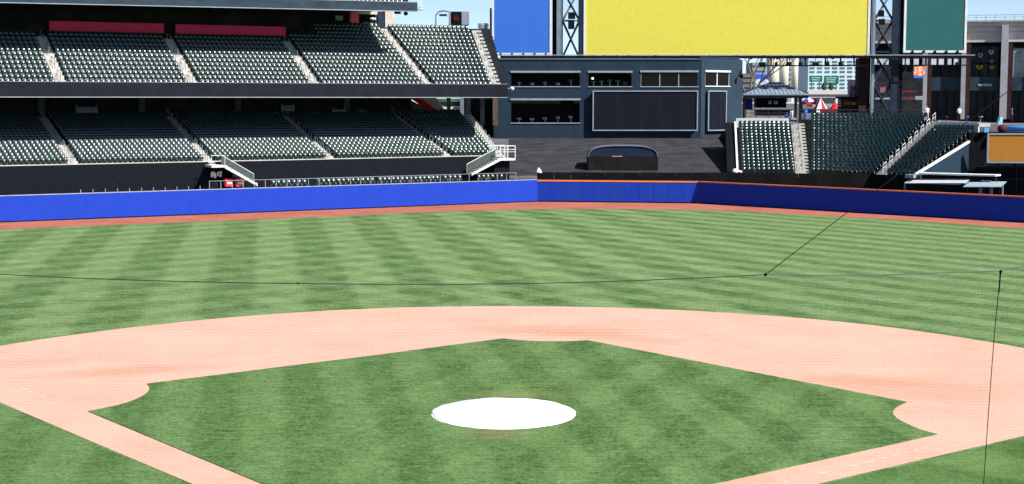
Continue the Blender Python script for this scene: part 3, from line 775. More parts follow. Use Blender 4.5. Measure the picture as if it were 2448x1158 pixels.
# ------------------------------------------------------------------ sloping batter's eye and the hooded box
BF, BB = 171.0, 190.0
zf, zb = at(1500, 411, BF).z, at(1500, 330, BB).z
sl_ = (zb - zf) / (BB - BF)
mb = MB(); x0_, x1_ = at(1215, 411, BF).x, at(1757, 411, BF).x
xb0, xb1 = at(1195, 330, BB).x, at(1757, 330, BB).x
zz = zf + sl_ * 30
n_ = 24
vs_ = []; fs_ = []
for i in range(n_ + 1):
    for j in range(9):
        f1, f2 = i / n_, j / 8
        y = BF - 2 + (32) * f2; x = x0_ + (x1_ + .6 - x0_) * f1
        vs_.append((x, y, zf + sl_ * (y - BF) + random.uniform(-.03, .03)))
for i in range(n_):
    for j in range(8): a = i * 9 + j; fs_.append((a, a + 9, a + 10, a + 1))
mb.add(vs_, fs_)
mb.build('backdrop_slope', mat('charcoal slope covering', (.034, .035, .039), .95, .5, 1.1, bump=.9, stretch=(.35, 1, 1)), kind='structure')
hx = thing('hooded_box', 'dark box with a shallow domed navy hood behind the middle of the blue wall', 'box', at(1489, 412, 172.5))
Ph = Plane(0, 171.6)
s0_, s1_, z0_, z1_ = Ph.ext(1406, 1573, 375, 420)
mb = MB(); Ph.bx(mb, s0_, s1_, 0, z1_, 0, 3.4); mb.build('box', mat('brown black cladding', (.012, .010, .009), .8, .3, 1), hx)
cx = (s0_ + s1_) / 2; hw = (s1_ - s0_) / 2; hh = at(1490, 348, 171.6).z - z1_
def hood(k, inset=0):
    pts = []
    for i in range(33):
        a = pi * i / 32; c = cos(a); s = sin(a)
        pts.append((cx - (hw - inset) * (abs(c) ** .62) * (1 if c > 0 else -1), z1_ + (hh - inset) * (abs(s) ** .75)))
    return pts
mb = MB(); pin = hood(0, .16); mb.prism([Ph.P(a, z, .12) for a, z in [(pin[0][0], z1_ + .01)] + pin[1:-1] + [(pin[-1][0], z1_ + .01)]], Ph.n * 2.9); mb.build('hood', mat('navy hood', (.012, .018, .045), .7, .2, 1.5), hx)
mb = MB(); po, pi_ = hood(0), hood(0, .10)
mb2 = []
for i in range(32):
    mb.add([Ph.P(*po[i]), Ph.P(*po[i + 1]), Ph.P(*pi_[i + 1]), Ph.P(*pi_[i]), Ph.P(*po[i], 3.1), Ph.P(*po[i + 1], 3.1), Ph.P(*pi_[i + 1], 3.1), Ph.P(*pi_[i], 3.1)], [(0, 1, 2, 3), (7, 6, 5, 4), (0, 4, 5, 1), (3, 2, 6, 7)])
mb.build('hood_rim', mat('grey hood rim', (.12, .14, .19), .5, .2), hx)
mb = MB(); Ph.bx(mb, cx - 1.3, cx - .1, z1_ + .0, z1_ + .08, -.02, .1); mb.build('latch_strip', mat('brass strip', (.30, .28, .18), .5), hx)

# ------------------------------------------------------------------ slate building behind
bd = thing('building', 'slate blue two storey building with dark windows under the big display boards', 'building', at(1430, 330, 190))
Pb = Plane(0, 190.0)
def walled(plane, x0_, x1_, y0_, y1_, holes, m, name, parent, th_=.35):
    S0, S1, Z0, Z1 = plane.ext(x0_, x1_, y0_, y1_)
    H = [plane.ext(*h) for h in holes]
    xs = sorted({S0, S1, *[h[0] for h in H], *[h[1] for h in H]}); zs = sorted({Z0, Z1, *[h[2] for h in H], *[h[3] for h in H]})
    mb = MB()
    for a, b_ in zip(xs, xs[1:]):
        run = None
        for c, d in zip(zs, zs[1:]):
            mx, mz = (a + b_) / 2, (c + d) / 2
            if any(h[0] < mx < h[1] and h[2] < mz < h[3] for h in H): 
                if run: plane.bx(mb, a, b_, run[0], run[1], 0, th_); run = None
            else: run = [run[0] if run else c, d]
        if run: plane.bx(mb, a, b_, run[0], run[1], 0, th_)
    mb.build(name, m, parent)
    return H
wins = [(1222, 1386, 170, 207), (1407, 1510, 170, 207), (1532, 1668, 169, 207), (1222, 1386, 236, 294)]
H = walled(Pb, 1180, 1675, 141, 332, wins, 'slate', 'front_wall', bd)
for i, (h, nmul) in enumerate(zip(H, (0, 0, 3, 0))):
    hk = thing('x', '', '') if False else None
    mb = MB(); Pb.bx(mb, h[0], h[1], h[2], h[3], 1.6, 1.7)
    wv = mb.build('window', mat('dark room behind window', (.006, .006, .007), .8, .6, 2), bd, label=('wide upper window at the left', 'small upper window with one light', 'three pane upper window with pale frame', 'large lower window at the left')[i])
    mb = MB()
    Pb.bx(mb, h[0] - .1, h[1] + .1, h[3] - .22, h[3] + .02, -.14, .3); Pb.bx(mb, h[0] - .1, h[1] + .1, h[2] - .1, h[2] + .02, -.1, .32)
    mb.build('sill', 'frame', wv)
    mb = MB()
    for k in range(5):                     # desks, monitors and people shapes inside the press boxes
        a = h[0] + (h[1] - h[0]) * (k + .6) / 5.3; hh_ = random.uniform(.45, .9)
        Pb.bx(mb, a, a + .1, h[2], h[2] + hh_, .5, .6); Pb.bx(mb, a - .25, a + .3, h[2] + hh_ - .25, h[2] + hh_, .62, .7)
    mb.build('desk_screens', mat('dim equipment', (.055, .06, .07), .5, .5, 4), wv)
    if nmul:
        w_ = (h[1] - h[0]) / nmul
        for k in range(nmul):
            m_, nt, bs = nodes_of('window glass') if 'glass' not in MATS else (MATS['glass'], None, None)
            if nt: bs.inputs['Base Color'].default_value = (.005, .004, .004, 1); bs.inputs['Roughness'].default_value = .15; bs.inputs['Specular IOR Level'].default_value = .12; MATS['glass'] = m_
            mb = MB(); Pb.bx(mb, h[0] + w_ * k + .06, h[0] + w_ * (k + 1) - .06, h[2] + .12, h[3] - .25, .12, .15); mb.build('pane', m_, wv)
        mb = MB()
        for k in range(nmul + 1): Pb.bx(mb, max(h[0], h[0] + w_ * k - .06), min(h[1], h[0] + w_ * k + .06), h[2] + .02, h[3] - .22, .05, .2)
        mb.build('frame', 'frame', wv)
mb = MB(); c = Pb.pt(1417, 188, .4); mb.lathe(c, [(.03, -.15), (.16, -.08), (.17, .08), (.05, .16)], 10)
m_, nt, bs = nodes_of('lit globe'); bs.inputs['Base Color'].default_value = (.9, .9, .85, 1); bs.inputs['Emission Color'].default_value = (1, .95, .88, 1); bs.inputs['Emission Strength'].default_value = .6
tag(mb.build('globe_lamp', m_, None, True), 'small white globe lamp glowing inside the small upper window', 'lamp')
mb = MB(); Pb.box(mb, 1180, 1675, 141.5, 331, 1.75, 5.5); mb.build('core', 'interior', bd)
mb = MB(); Pb.box(mb, 1180, 1676, 139.5, 143.5, -.12, .5); mb.build('parapet_cap', mat('slate cap', (.07, .10, .13), .5), bd)
# front sign
def blank_board(plane, x0_, x1_, y0_, y1_, parent, d=-.62, lab=None, bw=3.0):
    s0_, s1_, z0_, z1_ = plane.ext(x0_, x1_, y0_, y1_)
    mb = MB(); plane.bx(mb, s0_ + .1, s1_ - .1, z0_ + .1, z1_ - .1, d, -.02); bo = mb.build('blank_screen', 'screen', parent, label=lab)
    mb = MB(); t_ = .14
    for (a, b_, c, e) in ((s0_, s1_, z0_, z0_ + t_), (s0_, s1_, z1_ - t_, z1_), (s0_, s0_ + t_, z0_ + t_, z1_ - t_), (s1_ - t_, s1_, z0_ + t_, z1_ - t_)): plane.bx(mb, a, b_, c, e, d - .12, d + .12)
    mb.build('screen_frame', 'frame', bo)
blank_board(Pb, 1416, 1667, 217, 313, bd, lab='wide blank dark scoreboard on the front wall')
c0 = Pb.pt(1675.5, 330)
th_s = radians(40)
Ps = Plane(c0.x, c0.y, th_s)
hs = walled(Ps, 1675.6, 1774, 142, 332, [(1686, 1744, 169, 206)], mat('slate paint lightened as sunlit', (.024, .042, .064), .6, .16, .6), 'side_wall', bd)  # same slate paint as the front, sun brightening put into the colour
h = hs[0]
mb = MB(); Ps.bx(mb, h[0], h[1], h[2], h[3], .5, .6); wv = mb.build('window', mat('dark room behind window', (.02, .02, .03)), bd, label='small two pane window on the turned side wall')
w_ = (h[1] - h[0]) / 2
for k in range(2): mb = MB(); Ps.bx(mb, h[0] + w_ * k + .06, h[0] + w_ * (k + 1) - .06, h[2] + .1, h[3] - .2, .12, .15); mb.build('pane', MATS['glass'], wv)
mb = MB()
for k in range(3): Ps.bx(mb, max(h[0], h[0] + w_ * k - .07), min(h[1], h[0] + w_ * k + .07), h[2] + .02, h[3] - .22, .05, .2)
mb.build('frame', 'white', wv)
mb = MB(); Ps.bx(mb, h[0] - .1, h[1] + .1, h[3] - .22, h[3] + .02, -.14, .3); Ps.bx(mb, h[0] - .1, h[1] + .1, h[2] - .1, h[2] + .02, -.1, .32); mb.build('sill', 'white', wv)
blank_board(Ps, 1687, 1731, 217, 313, bd, d=-.35, lab='narrow blank dark scoreboard on the turned side wall')
mb = MB(); c = Ps.pt(1763, 178, -.6); d_ = Ps.pt(1772, 168, -.05)
mb.bar(c + Vector((0, -.3, -.3)), c, .28, 8, .18); mb.bar(c, d_, .06, 5); tag(mb.build('loudspeaker', 'black'), 'black horn loudspeaker on the right edge of the slate building', 'loudspeaker')
mb = MB(); ss = Ps.hit(1774, 200)[0]; Ps.bx(mb, .2, ss - .05, 0, 17, .4, 8); mb.build('side_core', 'slate', bd)

# ------------------------------------------------------------------ display boards on steel towers
YB = 199.0
Pd = Plane(0, YB)
def board(label, col, x0_, x1_, ybot, frame_px=5):
    s0_, s1_, z0_, z1_ = Pd.ext(x0_, x1_, -150, ybot)
    r = thing('display_board', label, 'display board', Pd.P((s0_ + s1_) / 2, z0_), 'display boards over the slate building')
    z1_ = z0_ + 13
    m_, nt, bs = nodes_of('display ' + label[:8])
    f = noise(nt, pos(nt), 2.2, 3, .5)
    cc = ramp(nt, f, [(.3, tuple(c * .955 for c in col)), (.7, tuple(min(1, c * 1.045) for c in col))])
    nt.links.new(cc, bs.inputs['Base Color']); bs.inputs['Roughness'].default_value = .8; bs.inputs['Specular IOR Level'].default_value = .1
    nt.links.new(cc, bs.inputs['Emission Color']); bs.inputs['Emission Strength'].default_value = .04
    mb = MB(); Pd.bx(mb, s0_, s1_, z0_, z1_, 0, .8); mb.build('screen', m_, r)
    t_ = .3
    mb = MB(); Pd.bx(mb, s0_ - t_, s0_ - .005, z0_ - t_, z1_, -.08, .7); Pd.bx(mb, s1_ + .005, s1_ + t_, z0_ - t_, z1_, -.08, .7); Pd.bx(mb, s0_, s1_, z0_ - t_, z0_ - .005, -.08, .7)
    mb.build('frame', 'white', r)
    a = s0_ + .8; k = 0
    while a < s1_:
        mb = MB(); Pd.bx(mb, a, a + .22, z0_ - .42, z0_ - .02, -.35, -.1); mb.build('clamp', 'black', r); a += (1.5 if s1_ - s0_ < 12 else (1.6 if (a < s0_ + 5 or a > s1_ - 8) else 3.6))
    return r
board('tall blue display board left of the big yellow one', (.036, .130, .50), 1181, 1314, 127)
board('huge yellow display board above the slate building', (.56, .50, .070), 1401, 2076, 131)
board('tall teal green display board on the right', (.022, .102, .098), 2168, 2308, 121)
def tower(label, legs, braces, ybot, spk):
    r = thing('steel_tower', label, 'tower', Pd.P(Pd.hit((legs[0][0] + legs[-1][1]) / 2, ybot)[0], 0), 'steel towers holding the display boards')
    zb_ = at(1300, ybot, YB).z; zt = at(1300, 0, YB).z + 9
    for (a, b_, mm, d) in legs:
        s0_, s1_ = Pd.hit(a, 60)[0], Pd.hit(b_, 60)[0]
        mb = MB(); Pd.bx(mb, s0_, s1_, zb_, zt, d, d + .5)
        w = (s1_ - s0_)
        if w > .4: Pd.bx(mb, s0_ - .08, s0_, zb_, zt, d - .05, d + .1); Pd.bx(mb, s1_, s1_ + .08, zb_, zt, d - .05, d + .1)
        mb.build('leg', mm, r)
    x0_, x1_ = braces
    s0_, s1_ = Pd.hit(x0_, 60)[0], Pd.hit(x1_, 60)[0]
    ZM = at(1300, 47, YB).z; hgt = at(1300, -20, YB).z - ZM
    zs = [ZM - hgt * 1.1 * (i) for i in range(int((ZM - zb_) / (hgt * 1.1)) + 1)]
    zz_ = ZM + hgt * 2.2; lev = []
    while zz_ > zb_ + 1.4: lev.append(zz_); zz_ -= hgt * 1.12
    lev.append(zb_ + .15)
    for i, (u_, v_) in enumerate(zip(lev, lev[1:])):
        mb = MB(); mb.bar(Pd.P(s0_, u_ - .15, .2), Pd.P(s1_, v_ + .15, .2), .16, 6); mb.build('brace', 'dsteel', r)
        mb = MB(); mb.bar(Pd.P(s1_, u_ - .15, .35), Pd.P(s0_, v_ + .15, .35), .16, 6); mb.build('brace', 'steel' if i % 2 else 'dsteel', r)
        mb = MB(); Pd.bx(mb, s0_, s1_, v_ - .12, v_ + .12, .1, .5); mb.build('cross_beam', 'steel' if abs(v_ - ZM) < .5 else 'dsteel', r)
    for (a, b_, c, d) in spk:
        mb = MB(); Pd.box(mb, a, b_, c, d, -.4, .05); tag(mb.build('loudspeaker', 'black'), ('upper ' if c < 45 else 'lower ') + 'black loudspeaker on the ' + ('left' if a < 1700 else 'right') + ' steel tower', 'loudspeaker')
    return r
tower('lattice steel tower between the blue and yellow display boards', [(1322, 1331, 'black', .3), (1332, 1342, 'steel', -.2), (1342.5, 1346, 'black', .3), (1384, 1397, 'dsteel', 0)], (1346, 1384), 141, [(1358, 1375, 30, 46), (1358, 1373, 50, 70)])
tower('lattice steel tower between the yellow and teal display boards', [(2080, 2085, 'black', .3), (2085.5, 2092, 'steel', -.2), (2134, 2150, 'dsteel', 0), (2150.5, 2160, 'black', .3)], (2092, 2134), 282, [(2100, 2112, 25, 40), (2101, 2114, 46, 60)])
cw = thing('catwalk', 'long black catwalk running under the display boards', 'catwalk', at(1760, 137, 197.5))
Pc = Plane(0, 197.6)
mb = MB(); Pc.box(mb, 1196, 2331, 133.5, 139.5, 0, 1.1); mb.build('deck', 'black', cw)
mb = MB(); Pc.box(mb, 1196, 2331, 131, 133, -.04, .05); mb.build('edge_rail', 'frame', cw)
mb = MB(); Pc.box(mb, 1815, 2076, 156, 159, 0, .12); Pc.box(mb, 2165, 2320, 155, 157.5, 0, .12); mb.build('lower_rail', 'black', cw)
for x in [1842, 1880, 1924, 1972, 2008, 2040, 2175, 2212, 2240, 2262, 2292]:
    mb = MB(); Pc.box(mb, x, x + 3.5, 138, 157, 0, .12); mb.build('hanger', 'black', cw)
for i, x in enumerate([1205, 1222, 1239, 1260, 1290, 1330, 1440, 1480, 1530, 1580, 1660, 1725, 1795, 1860, 1925, 1990]):
    mb = MB(); mb.lathe(Pc.pt(x, 138.5, -.15), [(.05, -.22), (.20, -.15), (.18, .05), (.06, .15)], 7); mb.build('lamp', 'black', cw)
for x, w_, lab in ((1822, 14, 'wide'), (1856, 6, 'small'), (1888, 7, 'small'), (1914, 8, 'small'), (1950, 14, 'wide'), (1978, 8, 'small'), (2010, 9, 'small'), (2290, 9, 'small')):
    mb = MB(); Pc.box(mb, x - w_ / 2, x + w_ / 2, 149, 156, -.2, .4); mb.bar(Pc.pt(x, 139), Pc.pt(x, 150), .05, 4); mb.build('floodlight', 'black', cw)
# lower legs going down from the catwalk on the right
for (a, b_, y1_) in ((2055, 2078, 285),):
    bk = MB(); Plane(0, 203).box(bk, a - 3, b_, 140, y1_, 0, 2); tag(bk.build('brick_pier', mat('dark brown brick', (.035, .024, .024), .9, .4, 2)), 'tall dark brown brick pier left of the right steel tower', 'pier')

# ------------------------------------------------------------------ terrace behind the right stand with its furniture
zt_ = 8.55
mb = MB(); mb.box(at(1776, 300, 183).x, 62, 188.5, 300, 7.4, zt_); mb.box(55, 100, 176, 188.4, 7.4, zt_); mb.build('terrace', mat('terrace paving', (.14, .13, .13), .8, .3), kind='structure')
rl = thing('railing', 'dark railing with small signs along the back of the right stand', 'railing', (38, 188.4, zt_))
mb = MB(); Pt = Plane(0, 187.5); Pt.box(mb, 1778, 1905, 283, 291, 0, .1); mb.build('banner', mat('navy banner', (.02, .03, .08), .7, .6, 3), rl)
mb = MB()
for y in (262, 270, 277): Pt.box(mb, 1778, 2215, y, y + 1.5, 0, .07)
for x in range(1780, 2215, 28): Pt.box(mb, x, x + 1.6, 262, 290, .08, .15)
mb.build('rails', mat('dark rail', (.03, .035, .045), .5), rl)
for x in (1803, 1845, 1890): mb = MB(); Pt.box(mb, x, x + 14, 282, 287, -.05, -.01); mb.build('sign', 'frame', rl)
# gazebo
gz = thing('gazebo', 'hip roofed grey gazebo with black posts behind the right stand', 'gazebo', at(1850, 270, 200))
Pz = Plane(0, 198)
ze = at(1850, 226, 198).z; zr = at(1850, 197, 203).z
xa, xb, xc0, xc1 = at(1776, 226, 198).x, at(1932, 226, 198).x, at(1838, 198, 203).x, at(1862, 198, 203).x
mrf = mat('ribbed grey metal roof', (.17, .21, .27), .5, .15, 1.5)
Y0z, Y1z, Ym = 197.5, 206, 202
def strip_roof():
    c = [Vector((xa, Y0z, ze)), Vector((xb, Y0z, ze)), Vector((xb, Y1z, ze)), Vector((xa, Y1z, ze))]; r0, r1 = Vector((xc0, Ym, zr)), Vector((xc1, Ym, zr))
    dn = Vector((0, 0, -.12))
    for (q, nm) in (([c[0], c[1], r1, r0], 'a'), ([c[1], c[2], r1], 'b'), ([c[2], c[3], r0, r1], 'c'), ([c[3], c[0], r0], 'd')):
        mb = MB(); mb.prism([v_ + dn for v_ in q], -dn); mb.build('roof_slope', mrf, gz)
    mb = MB()
    for k in range(1, 16):
        f = k / 16; p = c[0].lerp(c[1], f); xx = p.x
        tt = min(1, (xx - xa) / (xc0 - xa)) if xx < xc0 else (min(1, (xb - xx) / (xb - xc1)) if xx > xc1 else 1)
        q = Vector((xx, Y0z + (Ym - Y0z) * tt, ze + (zr - ze) * tt)); mb.bar(p + Vector((0, 0, .03)), q + Vector((0, 0, .03)), .05, 4)
    mb.build('roof_ribs', 'frame', gz)
strip_roof()
mb = MB(); mb.box(xa, xb, Y0z + .05, Y0z + .25, ze - .5, ze - .13); mb.box(xb - .25, xb - .05, Y0z + .26, Y1z, ze - .5, ze - .13); mb.build('eaves_beam', 'black', gz)
for px_ in (1779, 1903, 1914):
    for yy in (Y0z + .2, Y1z - .3): mb = MB(); x = at(px_, 240, yy).x; mb.box(x - .16, x + .16, yy, yy + .3, zt_, ze - .5); mb.build('post', 'black', gz)
mb = MB(); mb.prism([at(1872, 203, 201), at(1933, 222, 199), at(1933, 225, 199), at(1880, 214, 201)][::-1], (0, 3, 0)); mb.build('roof_lip', 'dsteel', gz)
bar_ = thing('bar_counter', 'dark bar stand with pale bottles inside the gazebo', 'bar', at(1840, 272, 203))
Pk = Plane(0, 203)
mb = MB(); Pk.box(mb, 1808, 1880, 232, 258, 0, 2); mb.build('back_cabinet', 'black', bar_)
mb = MB(); Pk.box(mb, 1800, 1886, 262, 276, -2, -1.2); mb.build('counter', 'dsteel', bar_)
for x in (1838, 1842, 1851, 1856): mb = MB(); mb.lathe(Pk.pt(x, 249, -.3), [(.12, 0), (.12, .3), (.04, .42), (.04, .5)], 7); mb.build('bottle', 'white', bar_)
mb = MB(); Plane(0, 200).box(mb, 1778, 1799, 236, 262, 0, .3); tag(mb.build('vending_banner', mat('deep navy cloth', (.015, .02, .12), .6, .1)), 'dark navy banner hanging left inside the gazebo', 'banner')
# umbrellas, tents
def parasol(px_, ytop, yrim, w, Y, cols, lab):
    r = thing('parasol', lab, 'parasol', at(px_, yrim + 25, Y)); n_ = 8
    top = at(px_, ytop, Y); zr_ = at(px_, yrim, Y).z; R = w / FPX * Y / 2
    for k in range(n_):
        a0, a1 = 2 * pi * k / n_, 2 * pi * (k + 1) / n_
        mb = MB(); p, q = Vector((top.x + R * cos(a0), Y + R * sin(a0), zr_)), Vector((top.x + R * cos(a1), Y + R * sin(a1), zr_))
        mb.add([top, p, q, p + Vector((0, 0, -.25)), q + Vector((0, 0, -.25))], [(0, 1, 2), (1, 3, 4, 2)]); mb.build('canopy_panel', cols[k % len(cols)], r)
    mb = MB(); mb.bar(Vector((top.x, Y, zt_)), top, .05, 5); mb.build('pole', 'frame', r)
mred = mat('red canvas', (.62, .03, .03), .7, .15); mwh = mat('white canvas', (.75, .78, .85), .7, .08); mbl = mat('blue canvas', (.05, .14, .60), .7, .1)
parasol(1930, 231, 240, 34, 229, [mwh, mbl], 'blue and white parasol beside the gazebo')
parasol(1962, 234, 262, 34, 232, [mred, mwh], 'pointed red and white parasol between the gazebo and the dark kiosk')
parasol(1996, 241, 262, 24, 231, [mred], 'plain red parasol left of the dark kiosk')
tn = thing('stall', 'red stall with open front behind the blue and white parasol', 'stall', at(1935, 268, 236))
Pn = Plane(0, 236)
mb = MB(); Pn.box(mb, 1917, 1952, 236, 250, 0, 2.5); mb.build('canopy', mred, tn)
for x in (1917, 1950): mb = MB(); Pn.box(mb, x, x + 2, 250, 272, 0, .2); mb.build('post', 'black', tn)
mb = MB(); Pn.box(mb, 1919, 1950, 260, 271, .4, 1.2); mb.build('counter', mbl, tn)
rw = MB(); Plane(0, 228).box(rw, 1960, 2012, 261, 273, 0, .3); tag(rw.build('low_wall', mat('maroon low wall', (.13, .02, .03), .8, .2)), 'low maroon wall under the red parasols', 'wall')
kk = thing('kiosk', 'dark kiosk with amber menu panels between red parasol and brick pier', 'kiosk', at(2035, 275, 204))
Pv = Plane(0, 204)
mb = MB(); Pv.box(mb, 2010, 2062, 236, 275, 0, 2); mb.build('body', mat('dark brown cabin', (.035, .025, .02), .8, .4, 2), kk)
mb = MB(); Pv.box(mb, 2006, 2064, 231, 236, -.8, 2.2); mb.build('roof', 'black', kk)
for (a, b_, y0_, y1_, c) in ((2017, 2032, 243, 251, (.20, .10, .04)), (2034, 2049, 245, 251, (.55, .20, .03))): mb = MB(); Pv.box(mb, a, b_, y0_, y1_, -.08, -.02); mb.build('menu_panel', mat('menu %g' % a, c, .6, .3, 4), kk)
for y in (240, 246, 252): mb = MB(); Pv.box(mb, 2002, 2009, y, y + 2, -.3, 0); mb.build('shelf', 'white', kk)
# city behind the gap
ct = thing('office_tower', 'pale aqua office block with rows of small windows', 'building', at(1990, 230, 520))
Pe = Plane(0, 520)
mb = MB(); Pe.box(mb, 1932, 2052, 95, 246, 0, 25); mb.build('wall', mat('pale aqua cladding', (.50, .62, .64), .5, .06, .1), ct)
gl2 = mat('distant window glass', (.10, .17, .22), .25, .3, .1)
for r_i, y in enumerate((146, 153.5, 161, 170, 181, 190, 199, 208)):
    for x in range(1936, 2048, 18):
        mb = MB(); Pe.box(mb, x, x + 11.5, y, y + 4, -.15, .3); mb.build('window', gl2, ct)
ot = thing('office_tower', 'slim steel blue tower beside the aqua office block', 'building', at(1920, 230, 540))
mb = MB(); Plane(0, 540).box(mb, 1910, 1930, 120, 215, 0, 15); mb.build('wall', mat('blue glass facade', (.09, .16, .30), .3, .25, .1), ot)
for k in range(7): mb = MB(); Plane(0, 540).box(mb, 1910, 1930, 148 + k * 9, 149.5 + k * 9, -.2, 0); mb.build('floor_band', gl2, ot)
silo = None
for i, (a, b_, lab) in enumerate(((1833, 1861, 'cream concrete silo, widest, just left of centre gap'), (1863, 1885, 'cream concrete silo in the middle of the row'), (1892, 1908, 'narrow whitish silo nearest the steel blue tower'))):
    p, q = at(a, 180, 420), at(b_, 180, 420); r = (q.x - p.x) / 2; z0_, z1_ = at(a, 235, 420).z, at(a, 120, 420).z
    r_ = thing('silo', lab, 'silo', ((p.x + q.x) / 2, 420, z0_), 'cream silos behind the gazebo')
    mb = MB(); mb.lathe(((p.x + q.x) / 2, 420, 0), [(r, z0_), (r, z1_)], 20); mb.build('shell', mat('cream silo concrete', (.55, .52, .42), .85, .08, .3), r_, True)
    mb = MB(); mb.lathe(((p.x + q.x) / 2, 420, 0), [(r * 1.04, z1_), (r * 1.04, z1_ + 1)], 20); mb.build('cap', 'conc', r_)
for (a, b_, y0_, c, lab) in ((1798, 1832, 150, (.26, .30, .34), 'grey blue block left of the cream silos'), (1884, 1893, 158, (.30, .31, .33), 'thin grey block between two silos'), (1774, 1806, 176, (.16, .11, .085), 'low brown brick building at the left of the gap')):
    r_ = thing('city_building', lab, 'building', at(a, 240, 440)); Pq2 = Plane(0, 440 if a != 1774 else 330)
    mb = MB(); Pq2.box(mb, a, b_, y0_, 245, 0, 12); mb.build('wall', mat(lab, c, .8, .2, .2), r_)
    for k in range(4): mb = MB(); Pq2.box(mb, a + 2, b_ - 2, y0_ + 6 + k * 12, y0_ + 9 + k * 12, -.2, 0); mb.build('window_band', gl2, r_)
sgn = thing('billboard', 'blue and white oval billboard above the gazebo roof', 'sign', at(1822, 215, 300))
Pl = Plane(0, 300)
mb = MB(); Pl.box(mb, 1807, 1838, 178, 190, 0, .5); mb.build('upper_panel', mat('billboard blue', (.03, .10, .62), .6, .1), sgn)
c = Pl.pt(1822, 196, -.1); mb = MB(); mb.prism([c + Vector((1.35 * cos(2 * pi * k / 24), 0, .62 * sin(2 * pi * k / 24))) for k in range(24)][::-1], (0, .5, 0)); mb.build('oval', 'white', sgn)
mb = MB(); mb.prism([c + Vector((.95 * cos(2 * pi * k / 24), -.02, .3 * sin(2 * pi * k / 24))) for k in range(24)][::-1], (0, .015, 0)); mb.build('oval_mark', mat('pale blue grey', (.35, .42, .6)), sgn)
mb = MB(); mb.bar(Pl.pt(1822, 203), Pl.pt(1822, 260), .3, 8); mb.build('pole', 'steel', sgn)
for (a, b_, y0_, y1_, lab) in ((1935, 1966, 182, 196, 'smaller green road sign, left of the pair'), (1970, 2005, 182, 201, 'larger green road sign, right of the pair')):
    Px = Plane(0, 330); r_ = thing('road_sign', lab, 'road sign', Px.pt((a + b_) / 2, y1_))
    mb = MB(); Px.box(mb, a, b_, y0_, y1_, 0, .2); mb.build('plate', mat('road sign green', (.005, .13, .085), .5, .1), r_)
    for k in range(2 if a < 1950 else 3): mb = MB(); Px.box(mb, a + 4 + k, b_ - 5 - 2 * k, y0_ + 3.5 + k * 5, y0_ + 5.5 + k * 5, -.06, -.01); mb.build('lettering', mat('sign lettering', (.35, .55, .48), .6, .5, 3), r_)
    mb = MB(); mb.bar(Px.pt(a + 6, y1_, .3), Px.pt(a + 6, 232, .3), .12, 5); mb.bar(Px.pt(b_ - 6, y1_, .3), Px.pt(b_ - 6, 232, .3), .12, 5); mb.build('posts', 'steel', r_)
ov = thing('overpass', 'pale concrete overpass crossing behind the stalls', 'bridge', at(1985, 240, 300))
Pv2 = Plane(0, 300)
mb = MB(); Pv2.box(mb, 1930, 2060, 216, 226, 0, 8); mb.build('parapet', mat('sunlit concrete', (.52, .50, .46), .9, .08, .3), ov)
mb = MB(); Pv2.box(mb, 1932, 2060, 226.2, 234, .3, 7); mb.build('girder', 'conc', ov)
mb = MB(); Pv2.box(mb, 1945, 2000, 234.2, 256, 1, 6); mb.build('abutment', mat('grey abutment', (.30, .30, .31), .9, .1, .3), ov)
for x in (1975, 1992): mb = MB(); mb.bar(Pv2.pt(x, 217, 2), Pv2.pt(x, 203, 2), .25, 6, .1); mb.lathe(Pv2.pt(x, 208, 2), [(.3, -.6), (.6, 0), (.2, .9)], 7); tag(mb.build('shrub', mat('dark shrub', (.03, .05, .03), .9, .4, 1)), 'small dark shrub on the overpass under the ' + ('smaller' if x < 1980 else 'larger') + ' road sign', 'shrub')
wsn = thing('poster_board', 'white poster board with a dark picture left of the brick pier', 'sign', at(2040, 236, 238))
Pw_ = Plane(0, 238)
mb = MB(); Pw_.box(mb, 2027, 2052, 191, 232, 0, .2); mb.build('board', 'white', wsn)
mb = MB(); Pw_.box(mb, 2032, 2050, 205, 230, -.05, -.005)
m_, nt, bs = nodes_of('poster print'); f = noise(nt, pos(nt), 2.5, 3, .6); nt.links.new(ramp(nt, f, [(.35, (.03, .04, .12)), (.5, (.10, .09, .2)), (.6, (.6, .2, .25)), (.7, (.7, .65, .7))]), bs.inputs['Base Color'])
mb.build('poster', m_, wsn)

def tree(x, y, z, h, lab, seed, bare=False):
    rnd = random.Random(seed); r = thing('tree', lab, 'tree', (x, y, z))
    mb = MB(); tips = []
    def grow(p, d, L, rad_, lv):
        q = p + d * L; mb.bar(p, q, rad_, 5, rad_ * .7)
        if lv == 0: tips.append(q); return
        for _ in range(3): nd = (d + Vector((rnd.uniform(-.7, .7), rnd.uniform(-.7, .7), rnd.uniform(-.1, .5)))).normalized(); grow(q, nd, L * .68, rad_ * .6, lv - 1)
    grow(Vector((x, y, z)), Vector((0, 0, 1)), h * .36, h * .022, 5)
    mb.build('trunk', mat('pale bark', (.25, .22, .19), .9, .3), r)
    if not bare:
        cb = MB()
        for t_ in tips:
            for _ in range(10):
                c = t_ + Vector((rnd.gauss(0, h * .05), rnd.gauss(0, h * .05), rnd.gauss(0, h * .04))); s = h * .022
                a = Vector((rnd.uniform(-1, 1), rnd.uniform(-1, 1), rnd.uniform(-1, 1))).normalized() * s; b2 = a.cross(Vector((rnd.uniform(-1, 1), rnd.uniform(-1, 1), rnd.uniform(-1, 1)))).normalized() * s
                cb.add([c - a, c + b2, c + a, c - b2], [(0, 1, 2, 3)])
        cb.build('crown', mat('tree leaves', (.05, .09, .03), .7, .4, .5), r)
tp = at(1787, 245, 260); tree(tp.x, 260, 4, 19, 'pale bare tree beside the right edge of the slate building', 3, True)

